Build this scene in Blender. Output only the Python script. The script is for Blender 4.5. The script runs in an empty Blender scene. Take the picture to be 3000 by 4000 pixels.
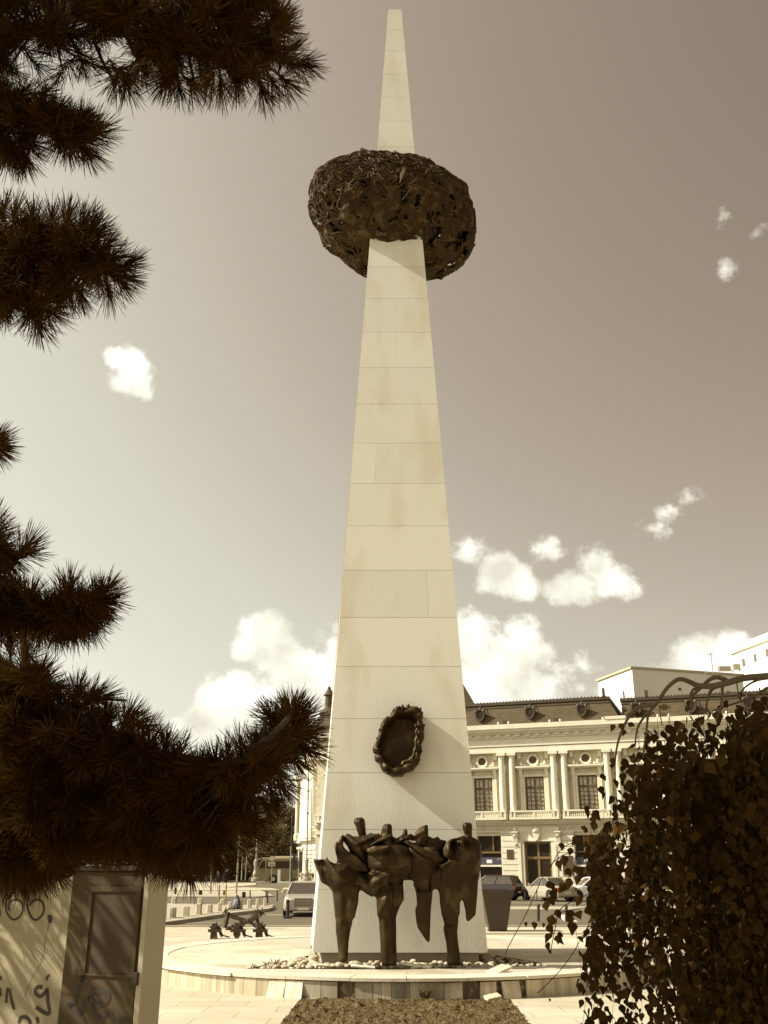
import bpy, math, random
from mathutils import Vector, Matrix, Euler, noise
R = math.radians
random.seed(7)
SC = bpy.context.scene
COL = SC.collection
# ------------------------------------------------------------------ camera
FPX = 3700.0
PITCH = math.atan(1392.0 / FPX)
CP, SP = math.cos(PITCH), math.sin(PITCH)
EYE = 2.04
cam_d = bpy.data.cameras.new('camera'); cam = bpy.data.objects.new('camera', cam_d); COL.objects.link(cam)
cam.location = (0, 0, EYE); cam.rotation_euler = (R(90) + PITCH, 0, 0)
cam_d.sensor_fit = 'HORIZONTAL'; cam_d.sensor_width = 36.0; cam_d.lens = 36.0 * FPX / 3000.0
cam_d.clip_start = 0.05; cam_d.clip_end = 6000
SC.camera = cam
SC.view_settings.view_transform = 'Standard'; SC.view_settings.look = 'None'
SC.view_settings.gamma = 1.0; SC.view_settings.use_curve_mapping = False
SC.view_settings.exposure = 0.75

def ray(x, y):
    """direction of the photograph's pixel (x, y)"""
    u = (x - 1500.0) / FPX; v = (2000.0 - y) / FPX
    return Vector((u, CP - v * SP, SP + v * CP))
def G(x, y, z=0.0):
    r = ray(x, y); t = (z - EYE) / r.z
    return Vector((r.x * t, r.y * t, z))
def PY(x, y, D):
    r = ray(x, y); t = D / r.y
    return Vector((r.x * t, D, EYE + r.z * t))
def PT(x, y, t):
    return Vector((0, 0, EYE)) + ray(x, y) * t

# ------------------------------------------------------------------ sun and sky
SUN_EL, SUN_AZ = R(38), R(5)            # sun stands to the left, a touch on the viewer's side
to_sun = Vector((-math.cos(SUN_EL) * math.cos(SUN_AZ), -math.cos(SUN_EL) * math.sin(SUN_AZ), math.sin(SUN_EL)))
sd = bpy.data.lights.new('sun', 'SUN'); sd.energy = 4.6; sd.angle = R(0.5); sd.color = (1.0, 0.95, 0.85)
sun = bpy.data.objects.new('sun', sd); COL.objects.link(sun)
sun.rotation_euler = (-to_sun).to_track_quat('-Z', 'Y').to_euler()
sun.location = (-20, -5, 30)

W = bpy.data.worlds.new('World'); SC.world = W; W.use_nodes = True
nt = W.node_tree; nt.nodes.clear()
def nn(t, **k):
    n = nt.nodes.new(t)
    for a, b in k.items(): setattr(n, a, b)
    return n
def lk(a, b): nt.links.new(a, b)
def math_(op, a, b=None, clamp=False):
    n = nn('ShaderNodeMath', operation=op, use_clamp=clamp)
    for i, s in enumerate((a, b)):
        if s is None: continue
        if isinstance(s, (int, float)): n.inputs[i].default_value = s
        else: lk(s, n.inputs[i])
    return n.outputs[0]
sky = nn('ShaderNodeTexSky', sky_type='NISHITA', sun_disc=False)
sky.sun_elevation = SUN_EL
sky.sun_rotation = math.atan2(to_sun.x, to_sun.y)
sky.altitude = 80; sky.air_density = 1.0; sky.dust_density = 2.2; sky.ozone_density = 1.0
bw = nn('ShaderNodeRGBToBW'); lk(sky.outputs[0], bw.inputs[0])
# brightness of clear air: Nishita luminance, a little stronger in the haze towards the sun, toned to warm grey
tc = nn('ShaderNodeTexCoord')
nrm = nn('ShaderNodeVectorMath', operation='NORMALIZE'); lk(tc.outputs['Generated'], nrm.inputs[0])
dts = nn('ShaderNodeVectorMath', operation='DOT_PRODUCT'); lk(nrm.outputs[0], dts.inputs[0]); dts.inputs[1].default_value = to_sun
sx_ = nn('ShaderNodeSeparateXYZ'); lk(nrm.outputs[0], sx_.inputs[0])
ex = math_('ADD', math_('MULTIPLY', dts.outputs['Value'], 1.075), math_('MULTIPLY', math_('MAXIMUM', sx_.outputs['Z'], 0.0), -0.722))
L = math_('MULTIPLY', bw.outputs[0], math_('EXPONENT', math_('ADD', ex, -1.90)))
ramp = nn('ShaderNodeValToRGB')
lk(L, ramp.inputs[0])
cr = ramp.color_ramp
EXF = 2 ** 0.75
for i, (p, c) in enumerate([(0.0, (0, 0, 0)), (0.10, (.130, .099, .074)), (0.195, (.234, .193, .147)), (0.315, (.343, .310, .250)), (0.42, (.415, .398, .330)), (0.60, (.50, .485, .41)), (1.0, (.85, .84, .74))]):
    e = cr.elements[0] if i == 0 else (cr.elements[1] if i == 1 else cr.elements.new(p))
    e.position = p; e.color = (*c, 1)
# clouds: puffs standing in fixed directions of the sky
nz = nn('ShaderNodeTexNoise'); nz.inputs['Scale'].default_value = 30; nz.inputs['Detail'].default_value = 10; nz.inputs['Roughness'].default_value = 0.62
lk(nrm.outputs[0], nz.inputs['Vector'])
nz2 = nn('ShaderNodeTexNoise'); nz2.inputs['Scale'].default_value = 9; nz2.inputs['Detail'].default_value = 6
lk(nrm.outputs[0], nz2.inputs['Vector'])
PUFFS = [  # px, py, radius px, stretch x, strength
 (505,1430,95,1.0,1.15),(480,1490,75,1.1,1.0),(550,1500,80,.8,.95),
 (1030,2480,95,1.2,1.25),(970,2510,75,1.2,1.0),(1090,2550,95,1.2,1.1),(1190,2640,130,1.3,1.15),(1270,2620,110,1.1,1.1),(1340,2540,130,1.0,1.1),
 (850,2730,95,.9,1.2),(925,2700,80,.9,1.1),(810,2790,80,1.1,1.1),(900,2810,110,1.2,1.1),(850,2890,90,1.5,1.15),(700,2833,38,1.6,.9),(1060,2720,60,1.6,1.0),(1140,2790,140,1.6,1.0),
 (1950,2220,85,.9,1.05),(2010,2270,85,1.3,1.0),(1920,2280,60,1.2,.9),(2320,2210,90,.9,1.05),(2250,2290,85,1.5,1.05),(2400,2280,80,1.4,1.0),(2130,2170,90,1.3,.62),(1830,2150,85,1.2,.66),
 (1840,2500,120,1.0,1.05),(2050,2490,100,1.0,1.05),(1960,2600,160,1.5,.95),(2180,2650,130,1.6,.72),(2080,2570,110,1.2,.85),(2290,2610,90,1.5,.64),(1880,2680,120,1.5,1.0),
 (2760,2580,105,1.4,1.2),(2840,2540,95,1.1,1.05),(2650,2640,90,1.8,1.0),(2440,2700,100,1.8,.75),
 (2540,2060,90,1.5,.50),(2590,2010,90,1.8,.47),(2700,1950,70,2.4,.47),(2820,860,80,1.3,.41),(2870,1050,95,1.1,.45),(2970,900,50,1.6,.38)]
acc = None
for px, py, rad, sx, st in PUFFS:
    c = ray(px, py).normalized()
    sub = nn('ShaderNodeVectorMath', operation='SUBTRACT'); lk(nrm.outputs[0], sub.inputs[0]); sub.inputs[1].default_value = c
    e = rad * .93 / FPX * c.y
    sc_ = nn('ShaderNodeVectorMath', operation='MULTIPLY'); lk(sub.outputs[0], sc_.inputs[0]); sc_.inputs[1].default_value = (1 / (e * sx), 1 / e * .6, 1 / e)
    ln = nn('ShaderNodeVectorMath', operation='LENGTH'); lk(sc_.outputs[0], ln.inputs[0])
    v = math_('MULTIPLY', math_('SUBTRACT', 1.0, math_('MULTIPLY', ln.outputs['Value'], .60), True), st * 1.1)
    acc = v if acc is None else math_('MAXIMUM', acc, v)
nd = math_('ADD', math_('MULTIPLY', math_('SUBTRACT', nz.outputs['Fac'], .5), 1.7), math_('MULTIPLY', math_('SUBTRACT', nz2.outputs['Fac'], .5), .8))
dens = math_('ADD', acc, math_('MULTIPLY', nd, math_('MINIMUM', math_('MULTIPLY', acc, 3.0), 1.0)))
mr = nn('ShaderNodeMapRange'); mr.interpolation_type = 'SMOOTHSTEP'
lk(dens, mr.inputs['Value']); mr.inputs['From Min'].default_value = .36; mr.inputs['From Max'].default_value = .84
mixc = nn('ShaderNodeMixRGB'); lk(mr.outputs[0], mixc.inputs['Fac']); lk(ramp.outputs['Color'], mixc.inputs['Color1'])
nz3 = nn('ShaderNodeTexNoise'); nz3.inputs['Scale'].default_value = 16; nz3.inputs['Detail'].default_value = 5; lk(nrm.outputs[0], nz3.inputs['Vector'])
cm_ = nn('ShaderNodeMapRange'); cm_.inputs['From Min'].default_value = .36; cm_.inputs['From Max'].default_value = .60; lk(nz3.outputs['Fac'], cm_.inputs['Value'])
cc_ = nn('ShaderNodeMixRGB'); lk(cm_.outputs[0], cc_.inputs['Fac']); cc_.inputs['Color1'].default_value = (.50, .475, .39, 1); cc_.inputs['Color2'].default_value = (.76, .75, .66, 1); lk(cc_.outputs[0], mixc.inputs['Color2'])
bg = nn('ShaderNodeBackground'); lk(mixc.outputs[0], bg.inputs['Color']); bg.inputs['Strength'].default_value = 1.0
wo = nn('ShaderNodeOutputWorld'); lk(bg.outputs[0], wo.inputs['Surface'])

# ------------------------------------------------------------------ mesh builder and tagging
def ortho(d):
    d = d.normalized(); a = Vector((0, 0, 1)) if abs(d.z) < .9 else Vector((1, 0, 0))
    x = d.cross(a).normalized(); return x, x.cross(d).normalized()
class MB:
    def __init__(s): s.v = []; s.f = []; s.t = []; s.tint = 1.0
    def face(s, pts):
        n = len(s.v); s.v += [Vector(p) for p in pts]; s.f.append(tuple(range(n, n + len(pts)))); s.t.append(s.tint)
    def add(s, vs, fs):
        n = len(s.v); s.v += [Vector(p) for p in vs]
        for f in fs: s.f.append(tuple(i + n for i in f)); s.t.append(s.tint)
    def box(s, a, b, M=None):
        x0, y0, z0 = a; x1, y1, z1 = b
        vs = [Vector(p) for p in ((x0,y0,z0),(x1,y0,z0),(x1,y1,z0),(x0,y1,z0),(x0,y0,z1),(x1,y0,z1),(x1,y1,z1),(x0,y1,z1))]
        if M: vs = [M @ p for p in vs]
        s.add(vs, [(0,3,2,1),(4,5,6,7),(0,1,5,4),(1,2,6,5),(2,3,7,6),(3,0,4,7)])
    def bevbox(s, a, b, e, M=None):
        x0, y0, z0 = a; x1, y1, z1 = b
        def ring(z, i): return [(x0+i+e,y0+i,z),(x1-i-e,y0+i,z),(x1-i,y0+i+e,z),(x1-i,y1-i-e,z),(x1-i-e,y1-i,z),(x0+i+e,y1-i,z),(x0+i,y1-i-e,z),(x0+i,y0+i+e,z)]
        s.loft([ring(z0, e), ring(z0 + e, 0), ring(z1 - e, 0), ring(z1, e)], M=M)
    def loft(s, rings, caps=True, M=None, closed=True):
        n = len(rings[0]); vs = []
        for r in rings:
            for p in r: vs.append(M @ Vector(p) if M else Vector(p))
        fs = []
        for i in range(len(rings) - 1):
            for j in range(n if closed else n - 1):
                a = i * n + j; b = i * n + (j + 1) % n
                fs.append((a, b, b + n, a + n))
        if caps: fs.append(tuple(range(n))[::-1]); fs.append(tuple((len(rings) - 1) * n + j for j in range(n)))
        s.add(vs, fs)
    def tube(s, pts, r, n=6, caps=True):
        pts = [Vector(p) for p in pts]; rs = r if isinstance(r, (list, tuple)) else [r] * len(pts)
        rings = []; px = None
        for i, p in enumerate(pts):
            d = (pts[min(i + 1, len(pts) - 1)] - pts[max(i - 1, 0)])
            if d.length < 1e-9: d = Vector((0, 0, 1))
            d.normalize()
            if px is None: x, y = ortho(d)
            else:
                x = (px - d * px.dot(d)); x = x.normalized() if x.length > 1e-6 else ortho(d)[0]; y = x.cross(d)
            px = x
            rings.append([p + (x * math.cos(2 * math.pi * k / n) + y * math.sin(2 * math.pi * k / n)) * rs[i] for k in range(n)])
        s.loft(rings, caps)
    def lathe(s, prof, c=(0, 0, 0), n=14, M=None):
        c = Vector(c)
        s.loft([[c + Vector((r * math.cos(2 * math.pi * k / n), r * math.sin(2 * math.pi * k / n), z)) for k in range(n)] for r, z in prof], M=M)
    def prism(s, poly, off, M=None):
        """poly: list of 3-D points, extruded by vector off"""
        n = len(poly); off = Vector(off)
        vs = [Vector(p) for p in poly] + [Vector(p) + off for p in poly]
        if M: vs = [M @ p for p in vs]
        s.add(vs, [tuple(range(n)), tuple(range(2 * n - 1, n - 1, -1))] + [(j, j + n, (j + 1) % n + n, (j + 1) % n) for j in range(n)])
    def rock(s, c, r, n=1, seed=0, up=(1, 1, 1)):
        import bmesh
        bm = bmesh.new(); bmesh.ops.create_icosphere(bm, subdivisions=n, radius=1)
        c = Vector(c); off = Vector((seed * 1.37, seed * .71, seed * 2.1))
        vs = [c + Vector((p.co.x * r[0], p.co.y * r[1], p.co.z * r[2])) * (1 + .22 * noise.noise(p.co * 1.1 + off)) for p in bm.verts]
        s.add(vs, [tuple(v.index for v in f.verts) for f in bm.faces]); bm.free()
    def build(s, name, mat, parent=None, smooth=False, local=False, origin=None, recalc=True):
        me = bpy.data.meshes.new(name)
        inv = None; off = Vector((0, 0, 0))
        if parent is not None and not local:
            inv = chain(parent).inverted()
        vs = s.v
        if inv is not None: vs = [inv @ p for p in vs]
        o = bpy.data.objects.new(name, me)
        if parent is None:
            if origin is None:
                xs = [p.x for p in vs]; ys = [p.y for p in vs]; zs = [p.z for p in vs]
                origin = Vector(((min(xs) + max(xs)) / 2, (min(ys) + max(ys)) / 2, min(zs)))
            origin = Vector(origin); vs = [p - origin for p in vs]; o.location = origin
        me.from_pydata([tuple(p) for p in vs], [], s.f)
        if recalc:
            import bmesh
            bm = bmesh.new(); bm.from_mesh(me)
            lay = bm.faces.layers.float.new('tint') if False else None
            bmesh.ops.recalc_face_normals(bm, faces=bm.faces); bm.to_mesh(me); bm.free()
        at = me.attributes.new('tint', 'FLOAT', 'FACE'); at.data.foreach_set('value', s.t)
        if smooth: me.polygons.foreach_set('use_smooth', [True] * len(me.polygons))
        me.materials.append(mat); me.update()
        COL.objects.link(o)
        if parent is not None: o.parent = parent
        return o
def chain(o):
    M = Matrix.Identity(4)
    while o is not None:
        M = Matrix.LocRotScale(o.location, o.rotation_euler, o.scale) @ M; o = o.parent
    return M
def cast(o, vox, it):
    """fuse the pieces of a cast part into one skin and soften its edges"""
    m = o.modifiers.new('fuse', 'REMESH'); m.mode = 'VOXEL'; m.voxel_size = vox; m.use_smooth_shade = True
    s = o.modifiers.new('soften', 'SMOOTH'); s.factor = .5; s.iterations = it
    return o
def tag(o, label, cat, group=None, kind=None):
    if label: o['label'] = label
    if cat: o['category'] = cat
    if group: o['group'] = group
    if kind: o['kind'] = kind
    return o
def thing(name, label, cat, loc, rz=0, group=None):
    o = bpy.data.objects.new(name, None); COL.objects.link(o); o.empty_display_size = .2
    o.location = loc; o.rotation_euler = (0, 0, rz); return tag(o, label, cat, group)
def structure(o): o['kind'] = 'structure'; return o
def copy_tree(o, parent=None):
    c = o.copy(); COL.objects.link(c); c.parent = parent
    for ch in [k for k in bpy.data.objects if k.parent == o]: copy_tree(ch, c)
    return c
CH = {}
def dup(o, loc=None, rz=None, label=None, scale=None):
    c = copy_tree(o)
    if loc is not None: c.location = loc
    if rz is not None: c.rotation_euler = (0, 0, rz)
    if scale is not None: c.scale = scale
    if label: c['label'] = label
    return c

# ------------------------------------------------------------------ materials
def M(name, c1, c2=None, scale=3.0, rough=.7, bump=0.0, bscale=None, metal=0.0, stretch=(1, 1, 1), tint=0.0, detail=6, spec=.5, trans=None, contrast=1.0, world=False, c3=None, s3=40):
    m = bpy.data.materials.new(name); m.use_nodes = True; t = m.node_tree; p = t.nodes['Principled BSDF']
    def N(k, **a):
        n = t.nodes.new(k)
        for x, y in a.items(): setattr(n, x, y)
        return n
    p.inputs['Roughness'].default_value = rough; p.inputs['Metallic'].default_value = metal
    p.inputs['Specular IOR Level'].default_value = spec
    tcn = N('ShaderNodeTexCoord'); mp = N('ShaderNodeMapping'); mp.inputs['Scale'].default_value = stretch
    if world:
        ge = N('ShaderNodeNewGeometry'); t.links.new(ge.outputs['Position'], mp.inputs['Vector'])
    else: t.links.new(tcn.outputs['Object'], mp.inputs['Vector'])
    col = None
    if c2 is None: c2 = tuple(x * .8 for x in c1)
    nz = N('ShaderNodeTexNoise'); nz.inputs['Scale'].default_value = scale; nz.inputs['Detail'].default_value = detail; nz.inputs['Roughness'].default_value = .6
    t.links.new(mp.outputs[0], nz.inputs['Vector'])
    mr = N('ShaderNodeMapRange'); w = .25 / contrast
    mr.inputs['From Min'].default_value = .5 - w; mr.inputs['From Max'].default_value = .5 + w
    t.links.new(nz.outputs['Fac'], mr.inputs['Value'])
    mx = N('ShaderNodeMixRGB'); t.links.new(mr.outputs[0], mx.inputs['Fac'])
    mx.inputs['Color1'].default_value = (*c1, 1); mx.inputs['Color2'].default_value = (*c2, 1)
    col = mx.outputs[0]
    if c3 is not None:
        n3 = N('ShaderNodeTexNoise'); n3.inputs['Scale'].default_value = s3; n3.inputs['Detail'].default_value = 3
        t.links.new(mp.outputs[0], n3.inputs['Vector'])
        r3 = N('ShaderNodeMapRange'); r3.inputs['From Min'].default_value = .52; r3.inputs['From Max'].default_value = .66
        t.links.new(n3.outputs['Fac'], r3.inputs['Value'])
        m3 = N('ShaderNodeMixRGB'); t.links.new(r3.outputs[0], m3.inputs['Fac']); t.links.new(col, m3.inputs['Color1']); m3.inputs['Color2'].default_value = (*c3, 1)
        col = m3.outputs[0]
    if tint:
        a = N('ShaderNodeAttribute', attribute_name='tint')
        mm = N('ShaderNodeMixRGB', blend_type='MULTIPLY'); mm.inputs['Fac'].default_value = tint
        t.links.new(col, mm.inputs['Color1']); t.links.new(a.outputs['Fac'], mm.inputs['Color2']); col = mm.outputs[0]
    t.links.new(col, p.inputs['Base Color'])
    if bump:
        nb = N('ShaderNodeTexNoise'); nb.inputs['Scale'].default_value = bscale or scale * 6; nb.inputs['Detail'].default_value = 8
        t.links.new(mp.outputs[0], nb.inputs['Vector'])
        b = N('ShaderNodeBump'); b.inputs['Strength'].default_value = bump; b.inputs['Distance'].default_value = .05
        t.links.new(nb.outputs['Fac'], b.inputs['Height']); t.links.new(b.outputs[0], p.inputs['Normal'])
    if trans:
        out = t.nodes['Material Output']; tr = N('ShaderNodeBsdfTranslucent'); tr.inputs['Color'].default_value = (*trans[:3], 1)
        ms = N('ShaderNodeMixShader'); ms.inputs[0].default_value = trans[3]
        t.links.new(p.outputs[0], ms.inputs[1]); t.links.new(tr.outputs[0], ms.inputs[2]); t.links.new(ms.outputs[0], out.inputs['Surface'])
    return m
def brickify(m, c_m, scale, bw, rh, mort=.02, strength=1.0, offset=.5, axes='XY', vary=.12, zoff=0.0, off=.5, freq=2):
    """lay a slab / shingle pattern over a material, multiplied on its colour"""
    t = m.node_tree; p = t.nodes['Principled BSDF']; src = p.inputs['Base Color'].links[0].from_socket
    tcn = t.nodes.new('ShaderNodeTexCoord'); mp = t.nodes.new('ShaderNodeMapping')
    if axes == 'XZ': mp.inputs['Rotation'].default_value = (R(90), 0, 0)
    t.links.new(tcn.outputs['Object'], mp.inputs['Vector'])
    b = t.nodes.new('ShaderNodeTexBrick'); b.offset = off; b.offset_frequency = freq
    b.inputs['Scale'].default_value = scale; b.inputs['Brick Width'].default_value = bw; b.inputs['Row Height'].default_value = rh
    b.inputs['Mortar Size'].default_value = mort; b.inputs['Mortar Smooth'].default_value = .2
    b.inputs['Color1'].default_value = (1, 1, 1, 1); b.inputs['Color2'].default_value = (1 - vary, 1 - vary, 1 - vary * 1.1, 1); b.inputs['Mortar'].default_value = (*c_m, 1)
    t.links.new(mp.outputs[0], b.inputs['Vector'])
    mx = t.nodes.new('ShaderNodeMixRGB'); mx.blend_type = 'MULTIPLY'; mx.inputs['Fac'].default_value = strength
    t.links.new(src, mx.inputs['Color1']); t.links.new(b.outputs['Color'], mx.inputs['Color2']); t.links.new(mx.outputs[0], p.inputs['Base Color'])
    return m
m_marble = M('marble', (.70, .66, .54), (.665, .62, .495), .55, .6, .05, 20, stretch=(1, 1, .35), tint=1.0, detail=9, c3=(.62, .56, .42), s3=1.3)
m_marble_core = M('marble_core', (.16, .12, .07), None, 4, .9)
m_plinth = M('plinth_stone', (.42, .36, .24), (.36, .30, .19), 3, .8, .2)
m_pave = brickify(M('paving', (.53, .465, .33), (.45, .39, .265), .9, .8, .15, 30, c3=(.58, .52, .38), s3=.35, spec=.2), (.66, .60, .52), 1.0, 1.1, .62, .012, .9, vary=.10)
m_disc = brickify(M('disc_paving', (.58, .52, .39), (.50, .44, .315), 1.2, .8, .12, 30, c3=(.44, .38, .26), s3=.8, spec=.2), (.70, .64, .55), 1.0, 1.0, .55, .012, .9, vary=.14)
m_slab = M('marble_slab', (.60, .52, .36), (.33, .26, .15), 2.2, .6, .1, 30, stretch=(3.2, 3.2, .25), tint=1.0, contrast=1.6)
m_coping = M('coping_slab', (.66, .60, .45), (.58, .51, .36), 1.6, .7, .15, 25, tint=1.0)
m_rough = M('rough_concrete', (.26, .19, .11), (.16, .11, .06), 7, .95, .8, 18, c3=(.42, .35, .22), s3=9)
m_soil = M('soil', (.13, .09, .038), (.075, .049, .019), 6, 1, .9, 30, c3=(.19, .14, .07), s3=22, spec=.08)
m_asph = M('asphalt', (.150, .122, .076), (.125, .10, .062), .25, .9, .25, 90, c3=(.175, .145, .095), s3=30, spec=.15)
m_side = M('sidewalk', (.40, .345, .24), (.34, .29, .195), .4, .9, .2, 40)
m_kerb = M('kerb', (.46, .40, .28), (.38, .33, .22), 1, .85, .2, 30)
m_white = M('road_paint', (.72, .66, .52), (.58, .52, .40), 3, .8)
m_bronze = M('bronze', (.052, .031, .0105), (.032, .019, .006), 1.6, .58, .3, 9, metal=.75, c3=(.09, .058, .022), s3=3, spec=.4)
m_nest = M('dark_bronze', (.064, .038, .013), (.040, .023, .007), 2.6, .75, .4, 7, metal=.5, c3=(.105, .068, .026), s3=4, tint=1.0, spec=.2)
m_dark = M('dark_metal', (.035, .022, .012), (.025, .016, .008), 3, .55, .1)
m_grey = M('grey_metal', (.30, .25, .17), (.24, .20, .135), 3, .5, .1)
m_stone = M('pebble_stone', (.50, .42, .28), (.36, .29, .18), 5, .7, .3, 20, tint=1.0)
m_wallp = M('stucco', (.60, .525, .36), (.53, .46, .31), .8, .85, .2, 20, c3=(.46, .39, .26), s3=2.5)
m_trim = M('trim_stucco', (.72, .66, .50), (.62, .555, .40), 1.5, .8, .2, 20)
m_slate = brickify(M('slate', (.135, .095, .042), (.098, .067, .030), 1.4, .75, .2, 30, spec=.3), (.45, .42, .38), 1.0, .30, .16, .02, 1.0, axes='XZ', vary=.3)
m_wood = M('window_wood', (.085, .045, .014), (.06, .03, .01), 6, .6)
m_pane = M('window_pane', (.52, .45, .31), (.30, .24, .145), 3.0, .45, 0, c3=(.60, .53, .39), s3=7, spec=.3)
m_dglass = M('dark_glass', (.024, .015, .008), (.04, .027, .015), 1.2, .35, spec=.1)
m_door = M('door_wood', (.062, .036, .012), (.045, .026, .009), 3, .5, .2, 12)
# ================================================================== GROUND
b = MB(); b.face([(-1500, -60, -.02), (1500, -60, -.02), (1500, 4000, -.02), (-1500, 4000, -.02)])
structure(b.build('ground', m_asph))
b = MB(); b.face([(-40, -20, 0), (60, -20, 0), (60, 38.4, 0), (-40, 38.4, 0)])
structure(b.build('plaza_pavement', m_pave, origin=(0, 0, 0)))
def sheet(name, mat, pts, z=0.0, h=None):
    b = MB(); P = [G(x, y, z) if isinstance(x, (int, float)) and y > 100 else Vector((x, y, z)) for x, y in pts]
    b.prism([p - Vector((0, 0, h or .01)) for p in P], (0, 0, h or .01))
    return structure(b.build(name, mat))
# kerb of the plaza, road islands and pavements across the street
b = MB(); b.box((-60, 38.42, -.02), (70, 38.62, .05)); structure(b.build('kerb', m_kerb))
sheet('traffic_island', m_side, [(560, 3612), (700, 3594), (900, 3566), (1050, 3549), (1070, 3542), (1040, 3536), (560, 3527)], .12, .14)
b = MB(); pl = [(560, 3615), (700, 3597), (900, 3569), (1050, 3552), (1075, 3544)]
for i in range(len(pl) - 1):
    p, q = G(*pl[i]), G(*pl[i + 1]); d = (q - p).normalized(); n = Vector((-d.y, d.x, 0)) * .22
    b.prism([p, q, q + n, p + n], (0, 0, .135))
structure(b.build('kerb', m_kerb))
sheet('sidewalk', m_side, [(300, 3502), (1000, 3502), (1070, 3498), (1020, 3478), (500, 3478)], .06, .1)
sheet('sidewalk', m_kerb, [(500, 3474), (700, 3470), (880, 3466), (1000, 3456), (1000, 3449), (300, 3449)], .06, .1)
sheet('road_median', m_kerb, [(600, 3478.5), (1095, 3476), (1060, 3469), (960, 3466), (600, 3470)], .10, .12)
sheet('road_median', m_kerb, [(1100, 3474), (1230, 3473), (1230, 3466), (1110, 3467)], .10, .12)
sheet('sidewalk', m_kerb, [(1000, 3444), (1600, 3444), (1600, 3436), (1000, 3436)], .10, .12)
# right side: kerb line, far pavement in front of the long building
b = MB(); b.box((4.0, 50.2, -.02), (40, 50.6, .17)); structure(b.build('kerb', m_kerb))
b = MB(); b.box((4.0, 50.62, -.02), (40, 54.5, .15)); structure(b.build('sidewalk', m_side))
b = MB(); b.box((3.0, 61.0, -.02), (40, 61.4, .10)); structure(b.build('kerb', m_kerb))
def stripe(name, p0, p1, w):
    p, q = G(*p0), G(*p1); d = (q - p).normalized(); n = Vector((-d.y, d.x, 0)) * w
    b = MB(); b.prism([p + Vector((0,0,-.014)), q+ Vector((0,0,-.014)), q + n+ Vector((0,0,-.014)), p + n+ Vector((0,0,-.014))], (0, 0, .006)); return structure(b.build(name, m_white))
stripe('lane_marking', (720, 3605), (860, 3603), .12)
stripe('lane_marking', (1030, 3572), (1130, 3574), .12)
stripe('lane_marking', (2170, 3572), (2210, 3600), .5)
stripe('lane_marking', (2330, 3590), (2480, 3585), .15)
stripe('lane_marking', (1080, 3520), (1160, 3519), .15)

# ================================================================== ROUND PLATFORM
CX, CY, CR, PZ = .4, 23.1, 5.65, .32
def circ(a, r=CR, z=PZ): return Vector((CX + r * math.cos(a), CY + r * math.sin(a), z))
plat = thing('round_platform', 'low round marble clad platform under the tall white obelisk, some facing slabs missing', 'platform', (CX, CY, 0))
def zp(x, y): return G(x, y, PZ)
pit = [zp(962, 3784), zp(1560, 3788), zp(2150, 3772), zp(2120, 3762), zp(1905, 3726), Vector((2.35, 24.6, PZ)), Vector((-1.75, 24.6, PZ)), zp(1232, 3726)]
pc = Vector((.25, 21.0, PZ))
def pit_r(a):
    d = Vector((math.cos(a), math.sin(a), 0)); best = 99
    for i in range(len(pit)):
        p, q = pit[i] - pc, pit[(i + 1) % len(pit)] - pc
        den = d.x * (q.y - p.y) - d.y * (q.x - p.x)
        if abs(den) < 1e-9: continue
        t = (p.x * (q.y - p.y) - p.y * (q.x - p.x)) / den; u = (p.x * d.y - p.y * d.x) / den
        if t > 0 and -1e-6 <= u <= 1 + 1e-6: best = min(best, t)
    return best
angs = sorted(set([2 * math.pi * i / 180 for i in range(180)] + [math.atan2((p - pc).y, (p - pc).x) % (2 * math.pi) for p in pit]))
inn, out = [], []
RIM = .55
for a in angs:
    d = Vector((math.cos(a), math.sin(a), 0)); inn.append(pc + d * pit_r(a))
    oc = pc - Vector((CX, CY, PZ)); B_ = oc.dot(d); C_ = oc.dot(oc) - (CR - RIM) ** 2; out.append(pc + d * (-B_ + math.sqrt(B_ * B_ - C_)))
b = MB()
n = len(angs)
for i in range(n):
    j = (i + 1) % n
    if min(inn[i].y, inn[j].y) < CY - 5.6 and abs(inn[i].x) < 3:      # front: coping meets the pit
        pass
    b.face([inn[i], out[i], out[j], inn[j]])
b.build('deck', m_disc, plat, recalc=False)
b = MB()
for i in range(n):
    j = (i + 1) % n
    b.face([inn[i] , inn[j], inn[j] - Vector((0, 0, .10)), inn[i] - Vector((0, 0, .10))])
b.build('pit_edge', m_rough, plat, recalc=False)
b = MB(); b.face([p - Vector((0, 0, .10)) for p in inn]); b.build('pit_floor', m_soil, plat, recalc=False)
# core wall of rough concrete
b = MB()
for i in range(120):
    a0, a1 = 2 * math.pi * i / 120, 2 * math.pi * (i + 1) / 120
    b.face([circ(a0, CR - .10, 0), circ(a1, CR - .10, 0), circ(a1, CR - .10, PZ - .002), circ(a0, CR - .10, PZ - .002)])
b.build('core_wall', m_rough, plat, recalc=False)
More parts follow.
